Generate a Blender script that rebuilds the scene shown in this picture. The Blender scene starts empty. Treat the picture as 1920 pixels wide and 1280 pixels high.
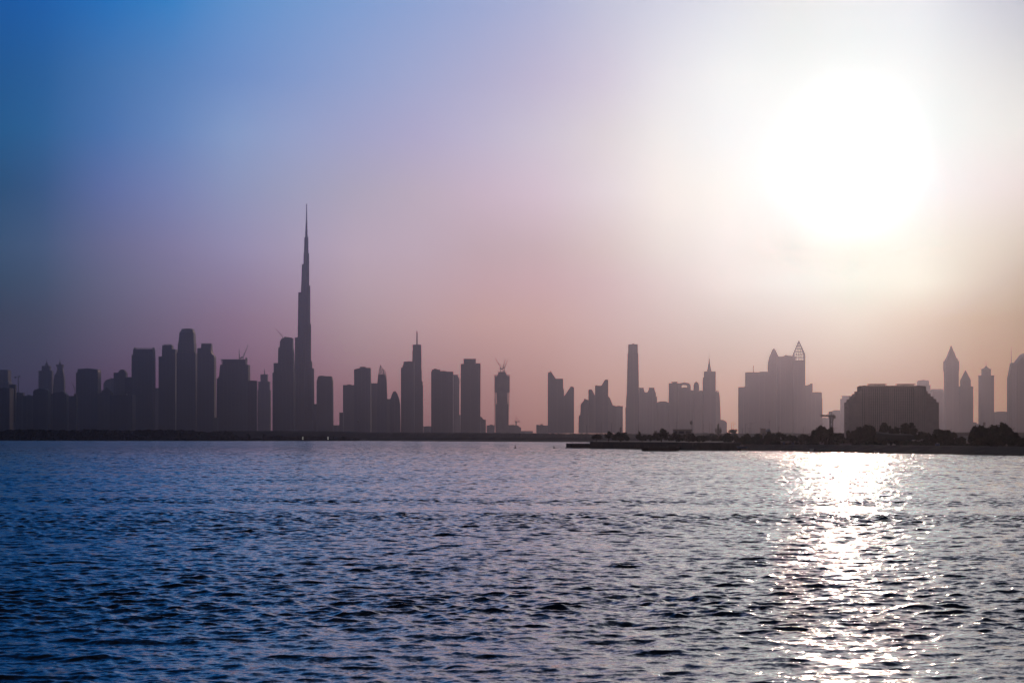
import bpy, math, random
import numpy as np
from mathutils import Vector
C = bpy.context.scene.collection
sc = bpy.context.scene
R = math.radians

# ------------------------------------------------------------------ camera
S, HZ, H = 4000.0, 818.0, 6.0          # focal length in photo pixels, horizon row, eye height (m)
cam = bpy.data.cameras.new('camera'); co = bpy.data.objects.new('camera', cam); C.objects.link(co)
cam.lens = 75; cam.sensor_width = 36; cam.clip_start = 0.5; cam.clip_end = 60000
cam.shift_y = (HZ - 640) / 1920
co.location = (0, 0, H); co.rotation_euler = (R(90), 0, 0)
sc.camera = co
sc.view_settings.view_transform = 'Standard'; sc.view_settings.look = 'None'
sc.view_settings.exposure = -2.0; sc.view_settings.gamma = 1
sc.cycles.use_denoising = True
HAZE = 6e-5
sc.cycles.max_bounces = 5; sc.cycles.volume_bounces = 0; sc.cycles.glossy_bounces = 3
sc.cycles.sample_clamp_indirect = 0

# ------------------------------------------------------------------ sun
SUN_AZ = math.atan((1592 - 960) / S); SUN_EL = math.atan((HZ - 305) / S)
sd = Vector((math.sin(SUN_AZ) * math.cos(SUN_EL), math.cos(SUN_AZ) * math.cos(SUN_EL), math.sin(SUN_EL)))
sl = bpy.data.lights.new('sun', 'SUN'); sl.energy = 0.66; sl.angle = R(0.55); sl.color = (1, .60, .46)
so = bpy.data.objects.new('sun', sl); C.objects.link(so)
so.rotation_euler = (-sd).to_track_quat('-Z', 'Y').to_euler()

# ------------------------------------------------------------------ sky (world)
AZ = [-24, -13.5, -10, -6.8, -3.4, 0, 3.4, 5.1, 6.8, 9, 11, 13.5, 24]          # degrees, columns of the sky table
EL = [0, 1.4, 3.1, 4.1, 5.0, 6.5, 8.0, 9.5, 11.6, 17, 27, 45]                  # degrees, rows of the sky table
#SKYTABLE_BEGIN
SKY = [[(0.037,0.053,0.121),(0.082,0.117,0.269),(0.366,0.173,0.329),(0.775,0.342,0.484),(1.038,0.470,0.522),(1.503,0.643,0.534),(2.067,1.049,0.776),(2.164,1.132,0.843),(2.439,1.447,0.963),(2.438,1.469,1.038),(2.287,1.250,0.781),(1.647,0.833,0.466),(1.235,0.625,0.350)],
[(0.062,0.061,0.118),(0.137,0.136,0.262),(0.510,0.251,0.461),(0.925,0.415,0.610),(1.622,0.818,0.804),(1.947,0.958,0.808),(2.476,1.421,1.095),(2.234,1.359,0.969),(2.399,1.467,1.015),(2.154,1.399,0.916),(1.890,1.086,0.675),(1.548,0.687,0.191),(1.161,0.515,0.143)],
[(0.054,0.087,0.142),(0.120,0.194,0.315),(0.652,0.527,0.814),(1.348,0.800,1.121),(2.275,1.539,1.539),(2.665,1.553,1.292),(2.619,1.908,1.719),(2.480,2.195,1.816),(2.015,2.058,1.676),(2.236,2.458,1.768),(2.100,1.838,1.097),(1.302,0.845,0.258),(0.977,0.633,0.194)],
[(0.036,0.126,0.221),(0.079,0.281,0.491),(0.763,0.700,1.115),(1.506,1.111,1.623),(2.514,1.832,1.947),(2.622,1.631,1.614),(2.694,2.097,1.981),(2.856,2.862,2.453),(2.148,2.835,2.472),(1.176,2.643,1.857),(2.394,3.200,2.291),(1.428,1.055,0.490),(1.071,0.791,0.368)],
[(0.039,0.166,0.322),(0.087,0.369,0.715),(0.825,0.779,1.377),(1.652,1.441,2.134),(2.584,1.990,2.254),(2.443,1.721,1.743),(2.757,2.487,2.118),(2.839,3.302,2.911),(0.578,1.687,1.246),(0.055,1.857,1.060),(0.913,2.250,1.493),(1.840,1.815,1.141),(1.380,1.361,0.855)],
[(0.000,0.137,0.323),(0.000,0.305,0.718),(0.634,0.852,1.881),(1.395,1.554,2.332),(2.132,1.839,2.195),(2.743,2.126,2.480),(3.145,3.108,2.943),(3.544,3.715,3.091),(0.000,1.870,1.749),(0.468,2.974,2.858),(0.404,2.054,1.964),(2.925,2.653,2.390),(2.194,1.990,1.792)],
[(0.000,0.188,0.487),(0.000,0.418,1.083),(0.351,0.871,2.048),(1.181,1.610,2.647),(1.703,1.675,2.530),(2.368,2.188,2.696),(2.986,2.963,2.741),(3.118,3.642,3.601),(0.678,2.038,1.764),(1.461,3.393,3.209),(0.794,2.396,2.218),(3.035,3.170,2.853),(2.276,2.377,2.140)],
[(0.000,0.169,0.528),(0.000,0.376,1.174),(0.252,0.842,1.991),(0.744,1.300,2.569),(1.350,1.648,2.674),(1.915,1.843,2.575),(2.675,2.619,2.893),(3.091,3.554,3.419),(2.146,2.934,2.731),(1.714,2.846,2.629),(2.199,3.019,2.859),(2.443,2.665,2.565),(1.832,1.999,1.924)],
[(0.000,0.172,0.672),(0.000,0.383,1.493),(0.000,0.767,2.247),(0.502,1.289,2.649),(0.943,1.514,2.738),(1.429,1.706,2.688),(2.267,2.426,2.856),(2.546,2.777,3.205),(2.735,3.026,2.950),(2.902,3.231,3.205),(2.868,3.197,3.299),(1.714,1.869,2.232),(1.286,1.402,1.674)],
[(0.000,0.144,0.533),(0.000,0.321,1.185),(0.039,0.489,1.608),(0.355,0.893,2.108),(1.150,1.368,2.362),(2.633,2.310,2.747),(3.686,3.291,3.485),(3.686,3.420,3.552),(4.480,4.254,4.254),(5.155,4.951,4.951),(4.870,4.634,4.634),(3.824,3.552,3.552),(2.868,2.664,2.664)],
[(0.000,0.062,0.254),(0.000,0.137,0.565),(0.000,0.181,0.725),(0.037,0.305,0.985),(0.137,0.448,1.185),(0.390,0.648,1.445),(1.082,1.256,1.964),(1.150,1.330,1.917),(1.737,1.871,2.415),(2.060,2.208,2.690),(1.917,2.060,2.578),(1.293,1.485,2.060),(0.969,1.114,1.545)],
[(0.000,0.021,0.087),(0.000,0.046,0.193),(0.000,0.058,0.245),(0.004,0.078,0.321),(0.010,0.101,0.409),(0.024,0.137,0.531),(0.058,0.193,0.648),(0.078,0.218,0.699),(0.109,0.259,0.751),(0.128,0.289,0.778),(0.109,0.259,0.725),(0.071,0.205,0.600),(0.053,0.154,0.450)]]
#SKYTABLE_END
w = bpy.data.worlds.new('World'); sc.world = w; w.use_nodes = True
nt = w.node_tree; nt.nodes.clear(); N = nt.nodes.new; K = nt.links.new
def math_node(op, a, b=None, clamp=False):
    n = N('ShaderNodeMath'); n.operation = op; n.use_clamp = clamp
    for i, v in enumerate((a, b)):
        if v is None: continue
        if isinstance(v, (int, float)): n.inputs[i].default_value = v
        else: K(v, n.inputs[i])
    return n.outputs[0]
tc = N('ShaderNodeTexCoord'); sx = N('ShaderNodeSeparateXYZ'); K(tc.outputs['Generated'], sx.inputs[0])
azr = math_node('ARCTAN2', sx.outputs[0], sx.outputs[1])
elr = math_node('ARCSINE', sx.outputs[2])
azd = math_node('MULTIPLY', azr, 180 / math.pi); eld = math_node('MULTIPLY', elr, 180 / math.pi)
azf = math_node('DIVIDE', math_node('ADD', azd, 24.0), 48.0, True)
if SKY is None:
    SKY = [[(.3, .3, .3)] * len(AZ)] * len(EL)
SKYMAX = 40.0
prev = None
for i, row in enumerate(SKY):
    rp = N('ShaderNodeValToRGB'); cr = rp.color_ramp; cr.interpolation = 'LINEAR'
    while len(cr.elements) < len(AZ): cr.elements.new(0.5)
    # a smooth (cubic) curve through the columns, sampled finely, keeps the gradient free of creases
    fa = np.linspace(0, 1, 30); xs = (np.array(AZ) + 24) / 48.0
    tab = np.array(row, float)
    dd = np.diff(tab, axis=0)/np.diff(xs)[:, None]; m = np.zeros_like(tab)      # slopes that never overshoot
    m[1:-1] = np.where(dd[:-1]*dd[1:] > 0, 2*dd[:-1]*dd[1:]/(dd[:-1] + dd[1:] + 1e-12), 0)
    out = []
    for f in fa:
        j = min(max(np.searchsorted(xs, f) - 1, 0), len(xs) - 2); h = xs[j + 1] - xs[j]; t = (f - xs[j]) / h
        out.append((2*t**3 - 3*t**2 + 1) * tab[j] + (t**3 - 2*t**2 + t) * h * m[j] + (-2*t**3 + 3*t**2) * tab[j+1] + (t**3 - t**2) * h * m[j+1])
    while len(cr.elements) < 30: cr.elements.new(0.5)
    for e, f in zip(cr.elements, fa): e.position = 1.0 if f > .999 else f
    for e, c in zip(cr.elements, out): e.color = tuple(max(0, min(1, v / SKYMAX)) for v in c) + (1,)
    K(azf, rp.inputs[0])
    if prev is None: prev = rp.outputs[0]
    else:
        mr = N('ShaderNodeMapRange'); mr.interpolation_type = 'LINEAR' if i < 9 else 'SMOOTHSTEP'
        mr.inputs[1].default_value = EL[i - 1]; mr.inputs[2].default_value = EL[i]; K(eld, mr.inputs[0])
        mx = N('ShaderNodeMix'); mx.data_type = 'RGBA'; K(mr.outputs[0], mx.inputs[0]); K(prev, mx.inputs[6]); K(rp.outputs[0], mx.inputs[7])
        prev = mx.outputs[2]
# behind the viewer the sunset sky falls off to a dim dusk blue
back = N('ShaderNodeMapRange'); back.interpolation_type = 'SMOOTHSTEP'; back.inputs[1].default_value = 24; back.inputs[2].default_value = 80
K(math_node('ABSOLUTE', azd), back.inputs[0])
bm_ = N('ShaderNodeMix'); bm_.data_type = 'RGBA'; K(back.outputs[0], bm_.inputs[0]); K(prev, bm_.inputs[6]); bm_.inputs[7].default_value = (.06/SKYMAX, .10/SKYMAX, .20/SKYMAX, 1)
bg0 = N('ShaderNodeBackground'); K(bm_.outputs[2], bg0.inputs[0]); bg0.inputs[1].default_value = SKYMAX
# the blinding aureole of the veiled sun
AUREOLE = 26.0
dt = N('ShaderNodeVectorMath'); dt.operation = 'DOT_PRODUCT'; K(tc.outputs['Generated'], dt.inputs[0]); dt.inputs[1].default_value = tuple(sd)
a2 = math_node('MULTIPLY', math_node('SUBTRACT', 1.0, dt.outputs['Value']), -2/(R(0.95)**2))
bga = N('ShaderNodeBackground'); bga.inputs[0].default_value = (1, .96, .92, 1); K(math_node('MULTIPLY', math_node('EXPONENT', a2), AUREOLE), bga.inputs[1])
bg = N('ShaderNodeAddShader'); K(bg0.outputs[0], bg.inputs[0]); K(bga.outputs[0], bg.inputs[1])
# physical sky for the upper dome
sk = N('ShaderNodeTexSky'); sk.sky_type = 'NISHITA'; sk.sun_disc = False; sk.sun_elevation = SUN_EL; sk.sun_rotation = SUN_AZ
bg2 = N('ShaderNodeBackground'); K(sk.outputs[0], bg2.inputs[0]); bg2.inputs[1].default_value = 0.05
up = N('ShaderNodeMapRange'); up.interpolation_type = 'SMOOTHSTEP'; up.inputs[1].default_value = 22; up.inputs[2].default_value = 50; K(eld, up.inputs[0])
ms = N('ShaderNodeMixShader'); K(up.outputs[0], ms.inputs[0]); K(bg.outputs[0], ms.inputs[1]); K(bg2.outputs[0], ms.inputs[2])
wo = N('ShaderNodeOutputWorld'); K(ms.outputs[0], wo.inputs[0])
w.cycles.sampling_method = 'MANUAL'; w.cycles.sample_map_resolution = 1024

# ------------------------------------------------------------------ materials
def mat(name, col, rough=.8, spec=.3, noise=0, nscale=1.0, metal=0):
    m = bpy.data.materials.new(name); m.use_nodes = True; t = m.node_tree; p = t.nodes['Principled BSDF']
    p.inputs['Base Color'].default_value = (*col, 1); p.inputs['Roughness'].default_value = rough; p.inputs['Specular IOR Level'].default_value = spec
    p.inputs['Metallic'].default_value = metal
    if noise:
        g = t.nodes.new('ShaderNodeNewGeometry'); nz = t.nodes.new('ShaderNodeTexNoise'); nz.inputs['Scale'].default_value = nscale; nz.inputs['Detail'].default_value = 5
        t.links.new(g.outputs['Position'], nz.inputs[0])
        r = t.nodes.new('ShaderNodeValToRGB'); r.color_ramp.elements[0].position = .3; r.color_ramp.elements[1].position = .7
        r.color_ramp.elements[0].color = (*[c * (1 - noise) for c in col], 1); r.color_ramp.elements[1].color = (*[min(1, c * (1 + noise)) for c in col], 1)
        t.links.new(nz.outputs[0], r.inputs[0]); t.links.new(r.outputs[0], p.inputs['Base Color'])
    return m
def facade(name, wall, glass, floor=3.8, bay=5.0, frac=.45, rough=.5):
    """storeys and bays: dark glazing between paler spandrels and piers"""
    m = bpy.data.materials.new(name); m.use_nodes = True; t = m.node_tree; p = t.nodes['Principled BSDF']
    g = t.nodes.new('ShaderNodeNewGeometry'); s = t.nodes.new('ShaderNodeSeparateXYZ'); t.links.new(g.outputs['Position'], s.inputs[0])
    def mn(op, a, b):
        n = t.nodes.new('ShaderNodeMath'); n.operation = op
        for i, v in enumerate((a, b)):
            if isinstance(v, (int, float)): n.inputs[i].default_value = v
            else: t.links.new(v, n.inputs[i])
        return n.outputs[0]
    u = mn('ADD', s.outputs[0], s.outputs[1])
    fu = mn('FRACT', mn('DIVIDE', u, bay), 0); fz = mn('FRACT', mn('DIVIDE', s.outputs[2], floor), 0)
    big = mn('FRACT', mn('DIVIDE', u, bay * 4.3), 0)
    gl = mn('MULTIPLY', mn('GREATER_THAN', fu, 1 - frac - .3), mn('GREATER_THAN', fz, 1 - frac - .1))
    gl = mn('MULTIPLY', gl, mn('GREATER_THAN', big, .12))
    mx = t.nodes.new('ShaderNodeMix'); mx.data_type = 'RGBA'; t.links.new(gl, mx.inputs[0]); mx.inputs[6].default_value = (*wall, 1); mx.inputs[7].default_value = (*glass, 1)
    t.links.new(mx.outputs[2], p.inputs['Base Color'])
    rr = mn('SUBTRACT', .8, mn('MULTIPLY', gl, .8 - rough)); t.links.new(rr, p.inputs['Roughness'])
    p.inputs['Specular IOR Level'].default_value = .3
    return m
M = dict(
    glass=facade('blue_glass_facade', (.10, .11, .13), (.03, .045, .06), 4.0, 3.0, .6, .5),
    stone=facade('stone_facade', (.15, .135, .12), (.035, .04, .045), 3.6, 4.2, .4, .5),
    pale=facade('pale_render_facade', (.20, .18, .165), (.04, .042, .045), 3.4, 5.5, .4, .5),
    dark=facade('dark_glass_facade', (.07, .07, .08), (.02, .028, .035), 4.0, 6.0, .6, .5),
    concrete=mat('bare_concrete', (.14, .13, .12), .9, .2, .25, .05),
    steel=mat('painted_steel', (.10, .09, .09), .5, .5),
    white=mat('white_paint', (.75, .73, .70), .5, .4, .1, 1),
    roof=mat('roof_membrane', (.12, .11, .10), .9, .2, .2, .1),
    hotel=mat('hotel_render', (.20, .17, .155), .85, .2, .12, .12),
    hotelglass=mat('hotel_glazing', (.09, .085, .08), .45, .3), strip=facade('hotel_strip', (.15, .13, .12), (.03, .03, .03), 3.3, 30, .55, .5),
    bark=mat('bark', (.05, .038, .028), .95, .1, .3, 3),
    leaf=mat('leaf_green', (.035, .040, .018), .8, .2, .4, .35),
    leaf2=mat('leaf_olive', (.045, .044, .022), .8, .2, .4, .35),
    mangrove=mat('mangrove_leaf', (.022, .030, .014), .9, .1, .4, .2),
    sand=mat('sand', (.12, .10, .08), .95, .1, .25, .15),
    earth=mat('city_ground', (.14, .12, .10), .95, .1, .2, .01),
    bank=mat('scrub_bank', (.06, .055, .035), .95, .1, .4, .03),
    quay=mat('quay_stone', (.045, .042, .04), .9, .2, .35, .4),
    paving=mat('promenade_paving', (.30, .27, .23), .9, .2, .15, .3),
    rubber=mat('black_hull', (.02, .02, .022), .6, .3, .3, .8),
    bluepaint=mat('blue_paint', (.07, .11, .20), .5, .4),
    canvas=mat('dark_green_canvas', (.03, .045, .035), .8, .2, .2, .5),
    grey=mat('grey_paint', (.25, .25, .26), .6, .3),
)

# ------------------------------------------------------------------ mesh helpers
def X(px, D): return (px - 960) / S * D
def Z(py, D): return H + (HZ - py) / S * D
class MB:
    def __init__(s): s.v = []; s.f = []
    def add(s, v, f): b = len(s.v); s.v += [tuple(q) for q in v]; s.f += [tuple(i + b for i in q) for q in f]
    def box(s, x0, x1, y0, y1, z0, z1):
        v = [(x, y, z) for x in (x0, x1) for y in (y0, y1) for z in (z0, z1)]
        s.add(v, [(0, 1, 3, 2), (4, 6, 7, 5), (0, 4, 5, 1), (2, 3, 7, 6), (0, 2, 6, 4), (1, 5, 7, 3)])
    def rings(s, rings, cap=True):
        n = len(rings[0]); v = [p for r in rings for p in r]; f = []
        for k in range(len(rings) - 1):
            for i in range(n):
                j = (i + 1) % n; f.append((k*n + i, k*n + j, (k+1)*n + j, (k+1)*n + i))
        if cap: f.append(tuple(range(n))[::-1]); f.append(tuple((len(rings)-1)*n + i for i in range(n)))
        s.add(v, f)
    def tube(s, p, q, r0, r1=None, n=6):
        r1 = r0 if r1 is None else r1; p = Vector(p); q = Vector(q); d = (q - p).normalized()
        a = d.orthogonal().normalized(); b = d.cross(a)
        s.rings([[p + (a*math.cos(t) + b*math.sin(t))*r0 for t in [2*math.pi*i/n for i in range(n)]],
                 [q + (a*math.cos(t) + b*math.sin(t))*r1 for t in [2*math.pi*i/n for i in range(n)]]])
    def prism(s, poly, y0, y1):           # poly: (x, z) outline extruded along y
        n = len(poly); s.add([(x, y0, z) for x, z in poly] + [(x, y1, z) for x, z in poly],
            [tuple(range(n)), tuple(range(2*n - 1, n - 1, -1))] + [(i, i + n, (i+1) % n + n, (i+1) % n) for i in range(n)])
    def build(s, name, m, parent=None, loc=(0, 0, 0), smooth=False):
        me = bpy.data.meshes.new(name); me.from_pydata([(x-loc[0], y-loc[1], z-loc[2]) for x, y, z in s.v], [], s.f)
        me.materials.append(M[m] if isinstance(m, str) else m)
        if smooth: me.polygons.foreach_set('use_smooth', [True] * len(me.polygons))
        me.update(); o = bpy.data.objects.new(name, me); C.objects.link(o)
        if parent: o.parent = parent
        else: o.location = loc
        return o
def tag(o, label=None, cat=None, group=None, kind=None):
    for k, v in (('label', label), ('category', cat), ('group', group), ('kind', kind)):
        if v: o[k] = v
    return o
def empty(name, loc, label, cat, group=None):
    o = bpy.data.objects.new(name, None); C.objects.link(o); o.location = loc; return tag(o, label, cat, group)
def plan(kind):
    if kind == 'box': return [(-.5, -.5), (.5, -.5), (.5, .5), (-.5, .5)]
    if kind == 'oct': c = .32; return [(-.5+c/2, -.5), (.5-c/2, -.5), (.5, -.5+c/2), (.5, .5-c/2), (.5-c/2, .5), (-.5+c/2, .5), (-.5, .5-c/2), (-.5, -.5+c/2)]
    if kind == 'round': return [(.5*math.cos(a), .5*math.sin(a)) for a in [2*math.pi*i/16 for i in range(16)]]
    if kind == 'lobe':
        p = []
        for i in range(24):
            a = 2*math.pi*i/24; r = .36 + .14*math.cos(3*a + math.pi*.5) ; p.append((r*math.cos(a), r*math.sin(a)))
        mx = max(q[0] for q in p); mn_ = min(q[0] for q in p)
        return [((q[0]-mn_)/(mx-mn_) - .5, q[1]/(mx-mn_)) for q in p]
GZ = 1.6
def tower(name, label, cat, D, parts, m='stone', group=None, depth=None, g=GZ):
    """parts: (part name, shape, data[, material]) with shapes
       L loft of (row, left, right[, plan]) levels, bottom up; B box (left,right,top,bottom); N needle (x, base row, tip row, width);
       P outline [(x,row)..]; A lattice of bars [((x,row),(x,row))..]; T lattice pyramid (left,right,base row,wall row,tip row)"""
    xs = []
    for p in parts:
        if p[1] == 'L': xs += [q for l in p[2][0] for q in l[1:3]]
        elif p[1] == 'B': xs += list(p[2][:2])
        elif p[1] == 'P': xs += [q[0] for q in p[2]]
    x0, x1 = min(xs), max(xs); wid = (x1 - x0)/S*D; dep = depth or max(18, min(wid*.85, 60))
    cx = X((x0 + x1)/2, D); loc = (cx, D + dep/2, g); yc = D + dep/2
    root = empty(name, loc, label, cat, group)
    def zz(r): return g if r == 'g' else Z(r, D)
    for p in parts:
        mb = MB(); nm, sh, d = p[:3]; mt = p[3] if len(p) > 3 else m; sc_ = 1.0
        if sh == 'L':
            lv, pk = d; pl = plan(pk); rings = []; W = max(l[2]-l[1] for l in lv)/S*D
            dd = min(dep, W*1.1) if pk != 'box' else dep * min(1, W/wid + .15) 
            for l in lv:
                a, b = X(l[1], D), X(l[2], D); k = (b - a)/W
                dk = dd * (k if pk != 'box' else (.35 + .65*k if k > .15 else k))
                rings.append([((a+b)/2 + u*(b-a), yc + v*dk, zz(l[0])) for u, v in pl])
            mb.rings(rings)
        elif sh == 'B':
            a, b, t, bo = d; ww = (b-a)/S*D; dd = min(dep*.9, max(ww, dep*.45)); mb.box(X(a, D), X(b, D), yc - dd/2, yc + dd/2, zz(bo), zz(t))
        elif sh == 'N':
            x, b, t, wd = d; mb.tube((X(x, D), yc, zz(b)), (X(x, D), yc, zz(t)), wd/2/S*D, max(.12, wd/12/S*D), 8)
        elif sh == 'P':
            dd = dep*.96; mb.prism([(X(a, D), zz(b)) for a, b in d], yc - dd/2, yc + dd/2)
        elif sh == 'A':
            for (a, b), (c, e) in d[0]:
                for yy in (yc - dep*.2, yc + dep*.2): mb.tube((X(a, D), yy, zz(b)), (X(c, D), yy, zz(e)), d[1]/2/S*D, None, 4)
            for (a, b) in {q_ for sg_ in d[0] for q_ in sg_}: mb.tube((X(a, D), yc - dep*.2, zz(b)), (X(a, D), yc + dep*.2, zz(b)), d[1]/2/S*D, None, 4)
        elif sh == 'T':
            a, b, br, wr, tr = d; n = 5; q = (b-a)/S*D; xa = X(a, D); th = .9
            def lvl(k, z):                     # k: 1 full width, 0 apex
                c = xa + q/2; return [(c - q/2*k, yc - q/2*k, z), (c + q/2*k, yc - q/2*k, z), (c + q/2*k, yc + q/2*k, z), (c - q/2*k, yc + q/2*k, z)]
            rows = [(1, zz(br)), (1, (zz(br)+zz(wr))/2), (1, zz(wr))] + [(1 - t, zz(wr) + (zz(tr)-zz(wr))*t) for t in (.2, .4, .6, .8)]
            for k, z in rows:
                L4 = lvl(k, z)
                for i in range(4): mb.tube(L4[i], L4[(i+1) % 4], th, None, 4)
            for i in range(4):
                for j in range(n):
                    f = j/n; A = lvl(1, zz(br)); B_ = lvl(1, zz(wr)); T_ = lvl(.04, zz(tr))
                    lerp = lambda P: Vector(P[i]).lerp(Vector(P[(i+1) % 4]), f)
                    mb.tube(lerp(A), lerp(B_), th, None, 4); mb.tube(lerp(B_), lerp(T_), th, th*.6, 4)
        mb.build(nm, mt, root, loc)
    return root

# ------------------------------------------------------------------ water
def build_water():
    rng = np.random.default_rng(11)
    thf = np.arange(-.305, .3051, .00066); cs = np.array([.335, .37, .42, .5, .6, .75, .95, 1.2, 1.5])
    th = np.concatenate([-cs[::-1], thf, cs])
    r1 = np.geomspace(4, 38, 40)[:-1]; n = int(math.log(1150/38)/.00115); r2 = np.geomspace(38, 1150, n)
    n3 = int(math.log(3600/1150)/.004); r3 = np.geomspace(1150, 3600, n3)[1:]
    r = np.concatenate([r1, r2, r3])
    dr = np.gradient(r); Rr, Th = np.meshgrid(r, th, indexing='ij')
    cell = np.maximum(Rr*.00066, np.broadcast_to(dr[:, None], Rr.shape)).astype(np.float32)
    cell[:, np.abs(th) > .31] = 50
    x = (Rr*np.sin(Th)).astype(np.float32); y = (Rr*np.cos(Th)).astype(np.float32)
    X0, Y0 = x.copy(), y.copy(); z = np.zeros_like(x)
    # gust patches: broad areas where the short waves stand steeper
    gust = np.zeros_like(x)
    for i in range(10):
        L = rng.uniform(25, 160); a = rng.uniform(-.5, .5) + math.pi/2; ph = rng.uniform(0, 6.28)
        gust += np.sin(2*np.pi/L*(X0*math.cos(a)*.45 + Y0*math.sin(a)) + ph, dtype=np.float32)
    gust = 1 + .15*gust
    far = (1 + .9*np.clip((Rr - 220)/600, 0, 1)).astype(np.float32)   # the coarser mesh keeps only long waves out there: let them carry the lost steepness
    NW = 170
    lam = np.exp(rng.uniform(math.log(.12), math.log(6.5), NW))
    for L in lam:
        shape = math.exp(-.5*((math.log(L) - math.log(.85))/.85)**2)
        a = rng.normal(math.radians(-97), math.radians(44)); k = 2*math.pi/L
        slope = WAVE_SLOPE*shape*math.sqrt(2/NW)*1.5; A = slope/k; ph = rng.uniform(0, 6.28)
        wgt = np.clip((L/cell - 2.0)/1.4, 0, 1)
        arg = (k*(X0*math.cos(a) + Y0*math.sin(a)) + ph).astype(np.float32)
        wg = (A*wgt*(gust if L < 2 else far)).astype(np.float32)
        s_, c_ = np.sin(arg), np.cos(arg)
        z += wg*c_; q = 1.0
        x -= q*wg*s_*math.cos(a); y -= q*wg*s_*math.sin(a)
    nr, nc = x.shape
    v = np.stack([x, y, z], -1).reshape(-1, 3).astype(np.float32)
    idx = np.arange(nr*nc, dtype=np.int32).reshape(nr, nc)
    q = np.stack([idx[:-1, :-1], idx[:-1, 1:], idx[1:, 1:], idx[1:, :-1]], -1).reshape(-1, 4)
    me = bpy.data.meshes.new('water'); me.vertices.add(len(v)); me.vertices.foreach_set('co', v.ravel())
    me.loops.add(q.size); me.loops.foreach_set('vertex_index', q.ravel())
    me.polygons.add(len(q)); me.polygons.foreach_set('loop_start', np.arange(0, q.size, 4, dtype=np.int32))
    me.polygons.foreach_set('loop_total', np.full(len(q), 4, np.int32)); me.polygons.foreach_set('use_smooth', np.ones(len(q), bool))
    me.update(calc_edges=True)
    m = bpy.data.materials.new('water'); m.use_nodes = True; t = m.node_tree; p = t.nodes['Principled BSDF']
    p.inputs['Base Color'].default_value = (.003, .018, .055, 1); p.inputs['Roughness'].default_value = .05; p.inputs['IOR'].default_value = 1.42
    g = t.nodes.new('ShaderNodeNewGeometry'); L_ = t.links.new
    def nd(k, **kw):
        n = t.nodes.new(k)
        for q_, v_ in kw.items(): setattr(n, q_, v_)
        return n
    # small ripples the mesh is too coarse to hold: slopes added straight to the normal, more of them where the mesh is coarser
    ln = nd('ShaderNodeVectorMath', operation='LENGTH'); L_(g.outputs['Position'], ln.inputs[0])
    acc = g.outputs['Normal']
    for sc_, st, r0, r1, a0, a1 in RIPPLES:
        mp = nd('ShaderNodeMapping'); mp.inputs['Scale'].default_value = (st, 1, 1); L_(g.outputs['Position'], mp.inputs[0])
        nz = nd('ShaderNodeTexNoise'); nz.inputs['Scale'].default_value = sc_; nz.inputs['Detail'].default_value = 2; nz.inputs['Roughness'].default_value = .6; L_(mp.outputs[0], nz.inputs[0])
        sb = nd('ShaderNodeVectorMath', operation='SUBTRACT'); L_(nz.outputs['Color'], sb.inputs[0]); sb.inputs[1].default_value = (.5, .5, .5)
        am = nd('ShaderNodeMapRange'); am.inputs[1].default_value = r0; am.inputs[2].default_value = r1; am.inputs[3].default_value = a0; am.inputs[4].default_value = a1; L_(ln.outputs['Value'], am.inputs[0])
        cb = nd('ShaderNodeCombineXYZ'); L_(am.outputs[0], cb.inputs[0]); L_(am.outputs[0], cb.inputs[1]); cb.inputs[2].default_value = 0
        ml = nd('ShaderNodeVectorMath', operation='MULTIPLY'); L_(sb.outputs[0], ml.inputs[0]); L_(cb.outputs[0], ml.inputs[1])
        ad = nd('ShaderNodeVectorMath', operation='ADD'); L_(acc, ad.inputs[0]); L_(ml.outputs[0], ad.inputs[1]); acc = ad.outputs[0]
    # the finest ripples, below the mesh and the noise, widen the reflection with distance
    rg_ = nd('ShaderNodeMapRange'); rg_.inputs[1].default_value = 200; rg_.inputs[2].default_value = 1600; rg_.inputs[3].default_value = .04; rg_.inputs[4].default_value = .16; L_(ln.outputs['Value'], rg_.inputs[0]); L_(rg_.outputs[0], p.inputs['Roughness'])
    nn = nd('ShaderNodeVectorMath', operation='NORMALIZE'); L_(acc, nn.inputs[0]); L_(nn.outputs[0], p.inputs['Normal'])
    me.materials.append(m); o = bpy.data.objects.new('water', me); C.objects.link(o); tag(o, kind='structure')
WAVE_SLOPE = .21
# scale per metre, stretch, near/far distance, slope there
RIPPLES = [(9.0, .8, 40, 300, .4, .0), (4.0, .8, 60, 400, .22, .45), (1.1, .5, 120, 900, .1, 2.2), (.25, .35, 200, 1200, .0, 2.2)]
build_water()

# ------------------------------------------------------------------ land
random.seed(4)
def land(name, front, back, z0, z1, m, ramp):
    """front / back: lists of (px, D); a sheet at z1 whose front edge drops over RAMP metres to z0"""
    mb = MB(); n = len(front)
    A = [(X(p, d), d, z0) for p, d in front]; B = [(X(p, d + ramp), d + ramp, z1) for p, d in front]; Cc = [(X(p, d), d, z1) for p, d in back]
    v = A + B + Cc; f = []
    for i in range(n-1):
        f += [(i, i+1, n+i+1, n+i), (n+i, n+i+1, 2*n+i+1, 2*n+i)]
    mb.add(v, f); o = mb.build(name, m); return tag(o, kind='structure')
land('ground', [(-600, 3500), (300, 3500), (640, 3020), (800, 2700), (1060, 2310), (1400, 2200), (1800, 2000), (2700, 1900)],
     [(-600, 9300), (300, 9300), (640, 9300), (800, 9300), (1060, 9300), (1400, 9300), (1800, 9300), (2300, 9300)], -.4, GZ, 'earth', 30)
land('spit', [(-400, 3300), (0, 3200), (240, 2980), (400, 2900), (560, 2900), (672, 2930), (690, 2960)],
     [(-400, 3460), (0, 3350), (240, 3120), (400, 3040), (560, 3010), (672, 2990), (690, 2970)], -.4, .5, 'bank', 12)
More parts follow.
